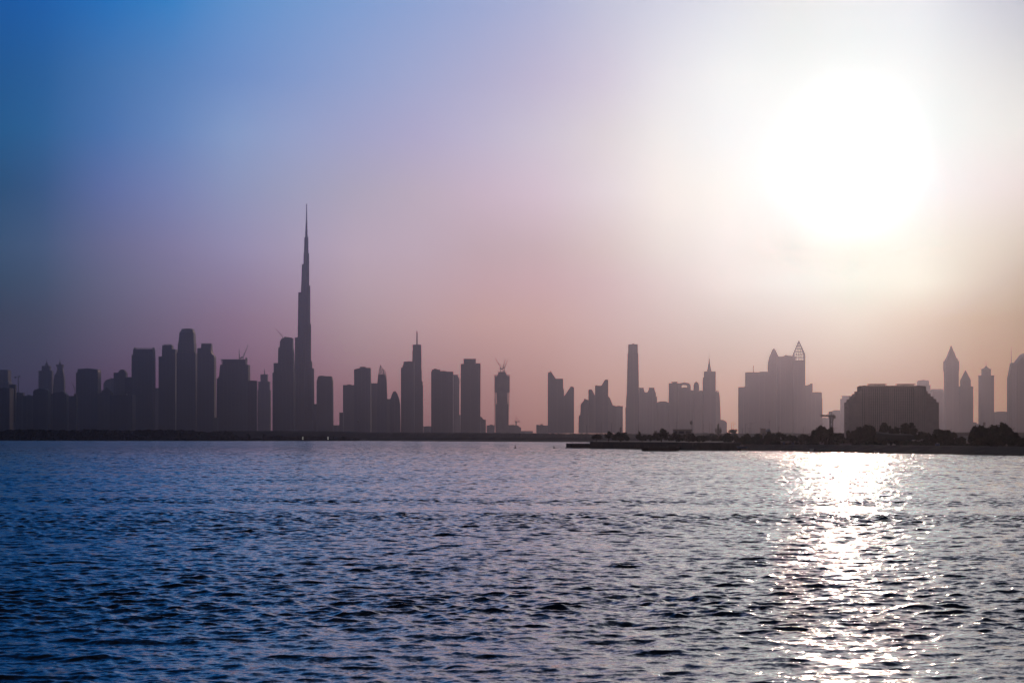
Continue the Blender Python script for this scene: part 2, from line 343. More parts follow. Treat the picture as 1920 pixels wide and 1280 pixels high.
# distant scrub bank across the middle
def ridge(name, pts, m, dep, jit, seed):
    rr = random.Random(seed); mb = MB(); v = []; f = []; xs = []
    a, b = pts[0][0], pts[-1][0]; n = int((b-a)/2.2)
    for i in range(n+1):
        px = a + (b-a)*i/n
        for j in range(len(pts)-1):
            if pts[j][0] <= px <= pts[j+1][0]: t = (px-pts[j][0])/(pts[j+1][0]-pts[j][0]); row = pts[j][1]*(1-t)+pts[j+1][1]*t; D = pts[j][2]*(1-t)+pts[j+1][2]*t; break
        zt = Z(row, D) + rr.uniform(-jit, jit)
        v += [(X(px, D), D-dep, -.3), (X(px, D), D-dep*.3, zt*.85), (X(px, D), D, zt), (X(px, D), D+dep, 0)]
    for i in range(n):
        for k in range(3): f.append((4*i+k, 4*(i+1)+k, 4*(i+1)+k+1, 4*i+k+1))
    mb.add(v, f); return tag(mb.build(name, m), kind='structure')
ridge('embankment', [(400, 808, 3700), (520, 807, 3600), (640, 808.5, 3500), (700, 810, 3400), (900, 811, 3100), (1060, 812.5, 2900), (1240, 813, 2900), (1330, 811.5, 3000), (1400, 812.5, 3000), (1450, 810.5, 3000), (1500, 812, 3000), (1560, 810.5, 3000), (1620, 813, 2900), (1990, 814, 2900)], 'bank', 60, .35, 1)
ridge('shore_bank', [(690, 820, 2990), (800, 819, 2800), (940, 819, 2560), (1090, 819.5, 2400), (1240, 820, 2300)], 'bank', 25, .25, 2)
# near shore, right: quay then beach
qf = [(1106, 1082), (1160, 1050), (1200, 1010), (1260, 960), (1300, 928), (1390, 905)]
land('quay', qf, [(1106, 1300), (1160, 1300), (1200, 1300), (1260, 1300), (1300, 1300), (1390, 1300)], -.5, 3.3, 'quay', .4)
land('beach', [(1390, 904), (1450, 888), (1522, 838), (1600, 782), (1700, 742), (1800, 700), (1920, 655), (2150, 610), (2600, 580)],
     [(1390, 1900), (1450, 1900), (1522, 1900), (1600, 1900), (1700, 1900), (1800, 1900), (1920, 1900), (2150, 1900), (2600, 1900)], -.3, 2.6, 'sand', 26)
mb = MB(); mb.add([(X(1106, 1300), 1300, 3.3), (X(1106, 1082), 1082, 3.3), (X(1106, 1082), 1082, -.5), (X(1106, 1300), 1300, -.5)], [(0, 1, 2, 3)]); tag(mb.build('quay_side', 'quay'), kind='structure')
mb = MB(); mb.box(X(1071.7, 1090), X(1106.5, 1090), 1090, 1200, -.5, 2.2); tag(mb.build('quay_platform', 'quay'), kind='structure')
mb = MB(); mb.box(X(1060, 1092), X(1071.5, 1092), 1093, 1099, -.5, .35); tag(mb.build('quay_step', 'quay'), kind='structure')
mb = MB(); mb.add([(X(1112, 1110), 1110, 3.31), (X(1380, 935), 935, 3.31), (X(1385, 1290), 1290, 3.31), (X(1112, 1290), 1290, 3.31)], [(0, 1, 2, 3)]); tag(mb.build('promenade', 'paving'), kind='structure')

# ------------------------------------------------------------------ vegetation
def leaf_cloud(mb, cx, cy, z0, z1, rx, ry, n, size, shape, rr, clumps=None):
    """many leaf sized faces gathered in clumps inside the crown's volume, with gaps between the clumps"""
    k = clumps or max(9, int(n/110)); cs = []
    for _ in range(k):
        for _t in range(40):
            a, b, c = rr.uniform(-1, 1), rr.uniform(-1, 1), rr.uniform(-1, 1)
            if shape == 'dome' and (c < -.25): c = rr.uniform(-.25, .25)
            if a*a + b*b + c*c <= 1: break
        cs.append((a, b, c, rr.uniform(.2, .4)))
    zc, rz = (z0+z1)/2, (z1-z0)/2
    if shape == 'dome': zc, rz = z0 + (z1-z0)*.28, (z1-z0)*.72
    for i in range(n):
        a, b, c, q = cs[rr.randrange(k)]
        u, v, w_ = rr.gauss(0, 1), rr.gauss(0, 1), rr.gauss(0, 1); l = math.sqrt(u*u+v*v+w_*w_) or 1; d = q*rr.random()**.45/l
        p = Vector((cx + (a*.82+u*d)*rx, cy + (b*.82+v*d)*ry, max(z0 - .2, zc + (c*.85+w_*d*1.1)*rz)))
        s = size*rr.uniform(.6, 1.4); t = Vector((rr.gauss(0, 1), rr.gauss(0, 1), rr.gauss(0, 1))).normalized(); o = t.orthogonal().normalized()
        o = (o*math.cos(i) + t.cross(o)*math.sin(i)); q2 = t
        mb.add([p - o*s, p + q2*s*.6, p + o*s, p - q2*s*.6], [(0, 1, 2, 3)])
def tree(label, x0, x1, top, bot, D, g, shape='dome', m='leaf', dens=1.0, seed=None, group=None, name='tree', trunk=.0, lean=0, steps=None):
    rr = random.Random(seed if seed is not None else int(x0*7 + top)); cx = X((x0+x1)/2, D); rx = (x1-x0)/2/S*D; z1 = Z(top, D); z0 = max(Z(bot, D), g + .15)
    z1 += (z1-z0)*.12; rx *= 1.1
    root = empty(name, (cx, D, g), label, 'tree' if name == 'tree' else 'bush', group)
    tb = MB(); hz = z0 + (z1-z0)*.35; r = max(.14, rx*.055)
    base = Vector((cx + rx*rr.uniform(-.1, .1), D, g - .15)); fork = Vector((cx, D, g + (hz-g)*.55))
    tb.tube(base, fork, r*1.3, r, 7)
    for i in range(6):
        a = i*1.05 + rr.random(); e = Vector((cx + math.cos(a)*rx*.55, D + math.sin(a)*rx*.5, z0 + (z1-z0)*rr.uniform(.3, .65)))
        tb.tube(fork, e, r*.55, r*.2, 5)
        e2 = e + Vector((math.cos(a+.6)*rx*.25, math.sin(a)*rx*.2, (z1-z0)*.2)); tb.tube(e, e2, r*.2, r*.08, 4)
    tb.build('trunk', 'bark', root, (cx, D, g))
    cb = MB(); n = int(min(6500, max(1500, rx*(z1-z0)*120*dens)))
    if steps:
        for (a, b, t, bo) in steps:
            c2 = X((a+b)/2, D); r2 = (b-a)/2/S*D*1.12
            leaf_cloud(cb, c2, D + rr.uniform(-.5, .5), max(Z(bo, D), g), Z(t - 1.2, D), r2, r2*.9, int(max(700, r2*(Z(t, D)-max(Z(bo, D), g))*190*dens)), .36, shape, rr)
    else: leaf_cloud(cb, cx, D, z0, z1, rx, rx*.9, n, .34, shape, rr)
    cb.build('crown', m, root, (cx, D, g))
    return root
QG = 'trees along the quay promenade'
QT = [
 ('small round-headed quay tree nearest the tip of the promontory', 1108, 1129, 812, 823, 1120, 1),
 ('second quay tree from the promontory tip, thin open crown', 1130.5, 1151, 809.5, 822.5, 1120, .7),
 ('broad umbrella tree on the promontory with a signal pole above it', 1147, 1180, 810, 825, 1115, 1.3),
 ('umbrella tree on the quay just behind the left end of the black barge', 1193, 1214, 809, 825, 1080, .9),
 ('small thin tree between two umbrella trees over the black barge', 1210, 1228, 814, 825, 1085, .6),
 ('tall wide umbrella tree over the middle of the black barge', 1226, 1255, 807, 824, 1060, 1.1),
 ('dark quay tree in front of the left end of the flat-roofed hall', 1254, 1281, 812, 826, 1040, 1.1),
 ('flat-topped quay tree in front of the right end of the flat-roofed hall', 1277, 1306, 809.5, 826, 1030, 1.1),
 ('low ragged tree just right of the flat-roofed hall', 1302, 1323, 814, 828, 1025, .8),
 ('pale hazy rounded tree set back between dark quay trees', 1321, 1347, 813.5, 830, 1240, .9),
 ('dark round quay tree below the pair of slim lamp posts', 1345, 1373, 811.5, 828, 1000, 1.4),
]
for lb, a, b, t, bo, D, dn in QT: tree(lb, a, b, t, bo, D, 3.3, 'dome', 'leaf', dn, group=QG)
SG = 'trees in the dark belt behind the beach'
ST = [
 ('low dark tree at the left end of the beach tree belt', 1372, 1396, 816, 834, 960, 1.3, 'bushy'),
 ('low round tree under the double-armed lamp in the beach belt', 1392, 1412, 814.5, 834, 955, 1.3, 'bushy'),
 ('low bushy tree left of the small blue dome', 1409, 1434, 815.5, 834, 950, 1.3, 'bushy'),
 ('rounded dark tree directly below the small blue dome', 1431, 1456, 812, 834, 945, 1.4, 'bushy'),
 ('open-crowned tree right of the small blue dome', 1452, 1478, 811, 832, 940, .9, 'bushy'),
 ('low dark tree over the left half of the beach pavilion', 1474, 1497, 816, 832, 935, 1.3, 'bushy'),
 ('low dark tree over the right half of the beach pavilion', 1494, 1522, 815, 832, 930, 1.3, 'bushy'),
]
for lb, a, b, t, bo, D, dn, sh in ST: tree(lb, a, b, t, bo, D, 2.6, sh, 'leaf2', dn, group=SG)
tree('tall ragged tree in front of the tower crane by the beach', 1517, 1584, 799, 838, 880, 2.6, 'bushy', 'leaf', 1, group=SG,
     steps=[(1517, 1542, 806, 834), (1528, 1552, 798.5, 834), (1545, 1566, 804, 836), (1558, 1584, 811, 838), (1574, 1587, 817, 834)])
tree('bushy tree at the left foot of the stepped hotel', 1587, 1642, 798, 836, 865, 2.6, 'bushy', 'leaf', 1, group=SG,
     steps=[(1587, 1606, 806, 834), (1600, 1622, 801, 836), (1609, 1636, 797.5, 836), (1626, 1645, 799, 836)])
tree('thin twiggy tree rising behind the dark marquee at its left', 1648, 1666, 794.5, 820, 900, 2.6, 'bushy', 'leaf', .8, group=SG)
tree('small narrow tree behind the middle of the dark marquee', 1665, 1677, 800, 818, 900, 2.6, 'bushy', 'leaf', .9, group=SG)
tree('small pointed tree behind the marquee, right of the narrow one', 1676, 1686, 799.5, 818, 900, 2.6, 'bushy', 'leaf', .9, group=SG)
tree('spreading tree behind the right end of the dark marquee', 1687, 1720, 794, 822, 900, 2.6, 'bushy', 'leaf', .9, group=SG)
tree('low tree in the dip between marquee and hotel corner', 1717, 1750, 811, 838, 850, 2.6, 'bushy', 'leaf', 1, group=SG)
tree('medium tree at the right foot of the stepped hotel', 1743, 1808, 802, 842, 810, 2.6, 'bushy', 'leaf', 1, group=SG,
     steps=[(1744, 1768, 802, 840), (1758, 1784, 805, 842), (1776, 1796, 812, 842), (1790, 1810, 818, 840)])
tree('largest dark tree on the beach, massive rounded crown', 1814, 1909, 794, 848, 740, 2.6, 'bushy', 'leaf', 1.6, group=SG,
     steps=[(1815, 1842, 803, 846), (1826, 1852, 799, 846), (1842, 1878, 798.5, 847), (1862, 1894, 793.5, 848), (1880, 1906, 804, 848), (1888, 1912, 812, 848), (1835, 1890, 808, 848)])
tree('dark hedge-like bush at the right edge of the beach', 1900, 1945, 822, 850, 700, 2.6, 'bushy', 'leaf', 1.6, name='bush')
# scrub that nobody could count
def thicket(name, pts, D0, D1, m, n, size, seed, g=.3):
    rr = random.Random(seed); mb = MB(); a, b = pts[0][0], pts[-1][0]
    for i in range(n):
        px = rr.uniform(a, b)
        for j in range(len(pts)-1):
            if pts[j][0] <= px <= pts[j+1][0]: t = (px-pts[j][0])/(pts[j+1][0]-pts[j][0]); row = pts[j][1]*(1-t)+pts[j+1][1]*t; break
        fx = (px-a)/(b-a); D = D0*(1-fx)+D1*fx + rr.uniform(0, 60)
        top = Z(row + .7*math.sin(px*.31) + .5*math.sin(px*.83), D); zz = g + (top-g)*(1 - rr.random()**1.8*.98)
        p = Vector((X(px, D), D, zz)); s = size*rr.uniform(.6, 1.4); t = Vector((rr.gauss(0, 1), rr.gauss(0, 1), rr.gauss(0, 1))).normalized(); o = t.orthogonal().normalized()
        mb.add([p-o*s, p+t*s*.7, p+o*s, p-t*s*.7], [(0, 1, 2, 3)])
    return tag(mb.build(name, m), kind='stuff')
thicket('mangrove_thicket', [(-60, 810), (0, 809), (15, 806.5), (60, 806), (130, 808), (165, 805.5), (220, 807.5), (250, 808), (265, 806.5), (330, 807), (360, 808), (385, 811), (400, 811), (425, 809), (435, 813), (448, 820), (470, 823)],
        3240, 2900, 'mangrove', 26000, 1.5, 3)
thicket('low_scrub', [(440, 823), (460, 822), (490, 823), (505, 820), (515, 817.5), (528, 818), (540, 820.5), (560, 818), (600, 819), (640, 820), (668, 822), (676, 825)], 2905, 2935, 'mangrove', 8000, 1.3, 5)
thicket('beach_scrub', [(1386, 829), (1400, 826), (1440, 827), (1470, 825), (1520, 826), (1560, 829), (1600, 828), (1640, 827), (1700, 827), (1735, 829), (1800, 832), (1830, 834), (1930, 838)], 935, 745, 'leaf', 16000, .45, 6, 2.2)
for lb, a, b, t in [('small dark round bush on the low spit, left of the pair', 462, 470, 813.5), ('small dark round bush on the low spit, right of the pair', 491, 499, 813)]:
    tree(lb, a, b, t, 822, 2925, .5, 'bushy', 'mangrove', .6, name='bush', group='lone bushes on the spit')
tree('lone hazy tree between two lamp posts beyond the quay', 1341, 1353, 796, 816, 2200, GZ, 'dome', 'leaf', .25)
tree('low hazy tree clump on far ground under the pair of slim lamp posts', 1360, 1386, 805, 818, 1900, GZ, 'bushy', 'leaf', .3)


# ------------------------------------------------------------------ skyline, from left to right
SK_ = 'skyscraper'
def shaft(x0, x1, top, bot='g', pl='box'): return ([(bot, x0, x1), (top, x0, x1)], pl)
def simple(name, label, cat, D, x0, x1, top, m='stone', extra=(), pl='box', group=None):
    return tower(name, label, cat, D, [('shaft', 'L', shaft(x0, x1, top, 'g', pl)), ('parapet', 'B', (x0-.25, x1+.25, top-1.0, top-.02), 'concrete')] + list(extra), m, group)
tower('skyscraper', 'pale tower cut by the left edge of the view, right corner chamfered', SK_, 8700, [
    ('shaft', 'L', ([('g', -16, 17), (717, -16, 16.5), (714, -15, 14.8), (694.5, -15, 14.5)], 'box')), ('parapet', 'B', (-14, 13.5, 693, 694.5), 'concrete')], 'pale')
simple('apartment_block', 'low dark block at the far left edge below the chamfered tower', 'building', 6300, -20, 18, 728, 'dark', [('roof_plant', 'B', (2, 10, 726, 727), 'concrete')])
simple('apartment_block', 'short dark slab between the far left tower and the mast-like crane', 'building', 6400, 17, 28.5, 721.5, 'stone', [('roof_plant', 'B', (19, 23, 720, 720.5), 'concrete')])
simple('apartment_block', 'low block directly below the mast-like crane at far left', 'building', 6600, 28.5, 43.5, 737, 'pale', [('roof_plant', 'B', (30, 36, 735, 736), 'concrete')])
simple('apartment_block', 'lowest roof between the mast-like crane and the left twin tower', 'building', 6500, 43, 62, 742.5, 'stone', [('roof_plant', 'B', (50, 56, 740, 741.5), 'concrete'), ('antenna', 'N', (49, 741, 728, .8), 'steel')])
tower('apartment_block', 'domed low block overlapping the foot of the left twin tower', 'building', 6300, [
    ('shaft', 'L', shaft(62, 90, 733)), ('crown', 'L', ([(733, 62, 89), (730.5, 63.5, 88), (728.6, 68, 84), (728, 72, 80)], 'oct'))], 'dark')
twin = [('shaft', 'L', ([('g', 71, 96.5), (694.5, 71.3, 96.2)], 'oct')), ('setback', 'L', ([(694.5, 77, 92.3), (685.5, 77, 92.3)], 'oct')),
        ('crown', 'L', ([(685.5, 82, 88.5), (681, 82.8, 87.6), (679, 84, 86)], 'round')), ('spire', 'N', (85.2, 679.5, 670, 1.4), 'steel')]
tower('skyscraper', 'left one of the two small spired towers, with square shoulders', SK_, 8500, twin, 'stone', 'small spired towers')
tower('skyscraper', 'right one of the two small spired towers, with a flared waisted top', SK_, 8500, [
    ('shaft', 'L', ([('g', 98.5, 120), (728, 98.7, 119.5), (712, 100, 119.3), (703, 101.2, 118.5), (699.5, 103, 117.8)], 'oct')),
    ('neck', 'L', ([(699.5, 104.3, 117.5), (692, 106, 116), (687, 105.3, 116.4)], 'oct')), ('crown', 'L', ([(687, 104.5, 116.8), (683.3, 103.6, 117.6)], 'oct')),
    ('cap', 'L', ([(683.3, 108, 113), (679.5, 109, 112)], 'round')), ('spire', 'N', (110.5, 680, 664, 1.5), 'steel')], 'stone', 'small spired towers')
simple('apartment_block', 'narrow low block in the gap between the two small spired towers', 'building', 6500, 89, 99, 739, 'stone', [('roof_plant', 'B', (92, 96, 737.5, 738), 'concrete')])
tower('apartment_block', 'low block with sloping roof under the flared spired tower', 'building', 6400, [('shaft', 'P', [(98.5, 812), (124.5, 812), (124.5, 740), (117, 733), (113, 734.5), (98.5, 737)]), ('roof_plant', 'B', (103, 108, 735, 738), 'concrete')], 'dark')
simple('apartment_block', 'low flat block left of the wide flat-topped tower with a leaning crane', 'building', 6500, 124, 143, 743, 'stone', [('roof_plant', 'B', (137.5, 142, 738, 742), 'concrete')])
tower('skyscraper', 'wide flat-topped tower with slightly bowed roof, second group from left', SK_, 7300, [
    ('shaft', 'L', shaft(142.3, 183.3, 698)), ('crown', 'P', [(145.3, 698), (183.3, 698), (182.6, 692.2), (172, 690.8), (164, 690.2), (156, 691), (145.3, 691.5)])], 'glass')
simple('apartment_block', 'narrow low block against the right side of the bowed-roof tower', 'building', 7000, 183, 188, 738, 'stone', [('roof_plant', 'B', (184, 186, 736.5, 737), 'concrete')])
tower('office_tower', 'pale quarter-round building behind the stepped low block', 'building', 8800, [('shaft', 'P', [(193.8, 812), (216, 812), (216, 709.2), (207, 709.6), (200, 711.5), (196, 714.5), (193.8, 719)]), ('parapet', 'B', (206, 215.5, 708.6, 709.3), 'concrete')], 'pale')
tower('apartment_block', 'stepped low block with rounded top, in front of the quarter-round one', 'building', 6900, [
    ('shaft', 'L', shaft(186, 208.5, 735.5)), ('setback', 'L', shaft(190, 206, 731, 735.5)), ('crown', 'L', ([(731, 194, 204), (728.5, 195, 203), (727, 197, 201)], 'oct'))], 'stone')
tower('office_tower', 'slim tower with a rounded hood on its right half', 'building', 7500, [
    ('shaft', 'L', shaft(213, 236, 698.3)), ('hood', 'P', [(222, 698.3), (235.3, 698.3), (234, 697), (233, 694.3), (231, 692.6), (226, 692.6), (223.5, 694.2), (222, 697)])], 'stone')
simple('apartment_block', 'mid-height block wedged left of the notched tower', 'building', 7200, 234, 248, 708, 'dark', [('roof_plant', 'B', (238, 244, 706.5, 707), 'concrete')])
simple('apartment_block', 'wide low roofs between the hooded tower and the stepped low block', 'building', 6700, 206, 248, 741, 'dark', [('roof_plant', 'B', (214, 222, 738.5, 740), 'concrete'), ('lift_housing', 'B', (230, 235, 737.5, 740), 'concrete')])
tower('skyscraper', 'broad tower with pinned parapet and a notch at its upper left', SK_, 7200, [
    ('shaft', 'L', shaft(246.6, 286, 665)), ('upper_shaft', 'L', shaft(249.4, 285.8, 654.3, 665)), ('corner_fin', 'B', (249.4, 251.6, 651, 654.3)), ('corner_fin', 'B', (284.2, 286, 651, 654.3)),
    ('railing', 'A', ([((251.6, 652.2), (284.2, 652.2))] + [((253+i*3.3, 654.3), (253+i*3.3, 652.0)) for i in range(10)], .5), 'steel')], 'glass')
simple('apartment_block', 'low hazy block in the gap right of the pinned-parapet tower', 'building', 8300, 285, 299, 728, 'pale', [('roof_plant', 'B', (289, 294, 726.8, 727.3), 'concrete')])
tower('skyscraper', 'three-stepped tower left of the tallest tower in the left cluster', SK_, 7300, [
    ('shaft', 'L', shaft(297.3, 328.8, 668)), ('upper_shaft', 'L', shaft(303.4, 328.6, 654.3, 668)), ('top_storey', 'L', shaft(303.4, 321.5, 647, 654.3)),
    ('roof_canopy', 'B', (305.5, 320, 645, 645.7), 'steel'), ('roof_column', 'B', (307, 308, 645.7, 647), 'steel'), ('roof_column', 'B', (317, 318, 645.7, 647), 'steel')], 'glass')
tower('skyscraper', 'tallest tower of the left cluster with tapering chamfered crown', SK_, 7200, [
    ('shaft', 'L', ([('g', 330.5, 366.5), (662, 331, 366), (660, 332.2, 365)], 'box')), ('upper_shaft', 'L', ([(660, 333, 364), (643, 333.3, 363.8)], 'box')),
    ('setback', 'L', ([(643, 334.5, 363), (623, 336, 362.4)], 'box')), ('crown', 'L', ([(623, 336.6, 361.8), (619, 339.3, 360.4), (616.2, 339.8, 360.2)], 'box')),
    ('roof_plant', 'B', (344, 356, 615.2, 616.2), 'concrete')], 'glass')
simple('apartment_block', 'narrow low infill right of the tallest left-cluster tower', 'building', 7700, 365, 371, 723, 'stone', [('roof_plant', 'B', (366, 368.5, 721.8, 722), 'concrete')])
tower('skyscraper', 'slim tower with raised centre crown and a sloped right shoulder', SK_, 7200, [
    ('shaft', 'P', [(368.6, 812), (401.8, 812), (401.5, 670), (400.5, 666), (397, 664), (395, 658), (395, 653), (369.8, 653)]),
    ('crown', 'L', shaft(376.4, 395, 645, 653)), ('roof_canopy', 'B', (376, 395.5, 643.2, 644), 'steel'), ('roof_column', 'B', (378, 379, 644, 645), 'steel'), ('roof_column', 'B', (392, 393, 644, 645), 'steel'),
    ('shoulder', 'B', (369.9, 376.4, 652, 653))], 'glass')
simple('apartment_block', 'lowest block in the bright slot between two towers left of centre', 'building', 7000, 399, 408, 783.5, 'stone', [('roof_plant', 'B', (401, 404, 782.5, 783), 'concrete')])
tower('skyscraper', 'wide tower with cranes on its roof and an open frame at top left', SK_, 7100, [
    ('shaft', 'P', [(405.5, 812), (465.5, 812), (465, 683.5), (460, 683.5), (412.5, 683.5), (410.5, 705), (408.6, 709), (406.3, 709)]),
    ('upper_shaft', 'L', shaft(417, 460, 674.5, 683.5)), ('roof_slab', 'B', (413, 460.3, 673.2, 674.5), 'concrete'),
    ('open_frame', 'A', ([((413.5, 683.5), (413.5, 674)), ((415.2, 683.5), (415.2, 674)), ((413.5, 679), (417, 679)), ((413.5, 676.5), (417, 676.5))], .6), 'concrete'), ('lift_housing', 'B', (459, 460.5, 670, 673.2), 'concrete')], 'glass')
simple('apartment_block', 'mid-height slab attached right of the tower with roof cranes', 'building', 7000, 465, 481, 714.5, 'dark', [('roof_plant', 'B', (468, 474, 713, 713.5), 'concrete')])
tower('skyscraper', 'small pale stepped tower with a short spire left of the domed tower', SK_, 8400, [
    ('shaft', 'L', shaft(483, 506.3, 731)), ('upper_shaft', 'L', shaft(484.2, 504.6, 715, 731)), ('setback', 'L', shaft(488, 500.6, 701.5, 715)), ('spire', 'N', (494.7, 701.5, 690, 2.2), 'steel')], 'pale')
tower('skyscraper', 'stepped tower with a round-shouldered top beside the supertall tower', SK_, 7300, [
    ('shaft', 'L', shaft(510.8, 550.3, 698)), ('left_wing', 'B', (512, 520.6, 680, 698)), ('upper_shaft', 'L', ([(698, 520.6, 549.3), (659, 521.2, 548.8)], 'box')), ('side_fin', 'B', (520.6, 523.2, 650.5, 659)),
    ('crown', 'P', [(523.2, 659), (548.4, 659), (547.2, 650), (547, 633), (541, 631.6), (534, 632), (527.5, 635), (524.6, 640), (524.2, 652)])], 'glass')
tower('skyscraper', 'supertall needle tower with spiralling setbacks, by far the highest in the view', SK_, 7500, [
    ('podium', 'L', shaft(545, 596, 792, 'g', 'oct')),
    ('tier', 'L', ([('g', 549.5, 588.5), (690, 551, 587.6)], 'lobe')), ('tier', 'L', ([(690, 551.2, 584.3), (677, 551.2, 584.2)], 'lobe')),
    ('tier', 'L', ([(677, 551.4, 582), (632, 551.6, 582)], 'lobe')), ('tier', 'L', ([(632, 556.7, 582), (607, 556.9, 582)], 'lobe')), ('tier', 'L', ([(607, 557, 580.6), (547, 557.8, 580.4)], 'lobe')),
    ('tier', 'L', ([(547, 562.6, 580.4), (534.5, 563, 580.3)], 'lobe')), ('tier', 'L', ([(534.5, 563.2, 578.3), (494, 564.4, 578.2)], 'lobe')), ('tier', 'L', ([(494, 567.2, 578.2), (473, 567.6, 577.9)], 'lobe')),
    ('tier', 'L', ([(473, 568.2, 576.8), (443, 568.9, 576.5)], 'lobe')), ('pinnacle', 'L', ([(443, 570.3, 575.2), (424, 570.9, 574.6), (407, 571.9, 574.1)], 'round')), ('spire', 'L', ([(407, 571.9, 574.2), (393, 572.2, 573.9), (380, 572.4, 573.8)], 'round'), 'steel')], 'glass', depth=70)
simple('apartment_block', 'low block at the right foot of the supertall needle tower', 'building', 7200, 587.5, 594, 758, 'dark', [('roof_plant', 'B', (589, 592, 757, 757.4), 'concrete')])
tower('skyscraper', 'plain tower standing alone right of the supertall needle tower', SK_, 7400, [
    ('shaft', 'L', ([('g', 593, 623.2), (712, 593.8, 622.8)], 'box')), ('upper_shaft', 'L', ([(712, 595, 622.2), (707, 595.4, 621.4)], 'box')), ('roof_slab', 'B', (596, 621, 705, 707), 'concrete'), ('roof_plant', 'B', (598, 607, 703.8, 705), 'concrete')], 'stone')
simple('apartment_block', 'very low block in the wide bright gap right of the lone plain tower', 'building', 7600, 621, 637, 798, 'pale', [('roof_plant', 'B', (625, 631, 796.8, 797.3), 'concrete')])
simple('apartment_block', 'stub block at the left foot of the centre-left cluster', 'building', 7300, 636.3, 644, 774, 'stone', [('roof_plant', 'B', (638, 641, 773, 773.2), 'concrete')])
simple('office_tower', 'flat-topped shoulder block left of the curved-roof tower', 'building', 7600, 643, 666, 722.5, 'stone', [('roof_plant', 'B', (651, 657, 720, 722), 'concrete')])
tower('office_tower', 'tower with a slightly concave roofline in the centre-left cluster', 'building', 7300, [
    ('shaft', 'P', [(663.8, 812), (694.8, 812), (694.4, 720), (694, 690), (693.6, 689.2), (682, 689.2), (672, 690.3), (663.4, 692.3), (663.8, 705)]), ('roof_plant', 'B', (674, 684.5, 687, 689.4), 'concrete')], 'glass')
simple('office_tower', 'flat block between the curved-roof tower and the sail-shaped tower', 'building', 7500, 693, 709, 719, 'stone', [('roof_plant', 'B', (697, 702, 718, 718.3), 'concrete')])
tower('skyscraper', 'sail-shaped tower ending in an open pointed lattice crown', SK_, 7300, [
    ('shaft', 'P', [(706, 812), (726, 812), (725.4, 745), (724.3, 712), (722, 703), (715.5, 701), (709, 702), (707.6, 716)]),
    ('lattice_crown', 'A', ([((709, 703), (711.2, 692)), ((711.2, 692), (713.1, 683.8)), ((713.1, 683.8), (717.3, 692.5)), ((717.3, 692.5), (718.6, 702)), ((711.2, 692), (717.3, 692.5)), ((709.8, 698), (718, 698)),
        ((711.2, 692), (718, 702)), ((717.3, 692.5), (710, 701)), ((713.1, 683.8), (713.6, 701)), ((719, 692), (722.3, 697)), ((722.3, 697), (724.2, 708)), ((719, 692), (718.8, 702)), ((722.3, 697), (719, 702)), ((718, 698), (723.5, 704))], .9), 'steel')], 'glass')
simple('apartment_block', 'low block linking the sail-shaped and the pointed-arch towers', 'building', 7200, 724.5, 733, 748.5, 'stone', [('roof_plant', 'B', (727, 730, 747.5, 747.8), 'concrete')])
tower('office_tower', 'small tower shaped like a pointed arch with horned tip', 'building', 7100, [
    ('shaft', 'P', [(731, 812), (750.5, 812), (749.6, 757), (747.4, 746), (744.5, 738), (742, 734), (740.5, 733.4), (737.5, 733.6), (735, 738), (732.4, 746), (730.8, 756)]),
    ('horn', 'N', (738, 734, 731, .8), 'steel'), ('horn', 'N', (741.2, 734, 731, .8), 'steel')], 'dark')
tower('skyscraper', 'slab tower in front of the mast-topped tower, stepped at its upper left', SK_, 7200, [
    ('shaft', 'L', shaft(751.6, 776, 689)), ('upper_shaft', 'L', shaft(754.6, 776, 684.3, 689)), ('top_storey', 'L', shaft(756.4, 776, 677.6, 684.3)), ('roof_plant', 'B', (763, 770, 676.8, 677.4), 'concrete')], 'dark')
tower('skyscraper', 'tall square tower crowned by a single thick mast, centre-left', SK_, 7350, [
    ('shaft', 'L', ([('g', 770, 793), (722, 770, 792.7)], 'box')), ('upper_shaft', 'L', ([(722, 770, 791.9), (714.5, 770, 791.8)], 'box')), ('mid_shaft', 'L', ([(714.5, 770, 790.3), (692, 772, 789.9)], 'box')), ('top_shaft', 'L', ([(692, 773, 789.6), (657, 773.1, 789.5), (657, 773.6, 789.3), (645.6, 773.6, 789.3)], 'box')), ('mast', 'L', ([(645.6, 779.9, 782.9), (620, 780.4, 782.4)], 'round'), 'steel')], 'dark')
simple('apartment_block', 'low building between the mast-topped tower and the twin-roofed slab', 'building', 7800, 794, 809, 800, 'pale', [('roof_plant', 'B', (799, 805, 798.6, 799.2), 'concrete')])
tower('office_tower', 'wide slab tower with two roof levels, higher on the left', 'building', 7100, [
    ('shaft', 'L', shaft(808.3, 849.3, 696.3)), ('upper_shaft', 'B', (809, 825, 692.2, 696.3)), ('roof_plant', 'B', (813, 818, 690.7, 692.2), 'concrete'), ('railing', 'B', (826, 836, 694.8, 696.2), 'steel')], 'dark')
tower('office_tower', 'pale slim tower with a ragged unfinished edge, behind the twin-roofed slab', 'building', 8300, [
    ('shaft', 'P', [(847, 812), (863, 812), (863, 777.5), (861, 777.5), (861, 712), (859.2, 705), (857, 703), (847, 703)]), ('roof_slab', 'B', (850, 859.5, 702, 703), 'concrete'),
    ('balcony', 'B', (860.5, 863.6, 709, 709.8), 'concrete'), ('balcony', 'B', (860.5, 863.6, 712, 712.8), 'concrete'), ('balcony', 'B', (860.5, 863.2, 715, 715.8), 'concrete'), ('balcony', 'B', (860.5, 862.6, 718, 718.8), 'concrete')], 'pale')
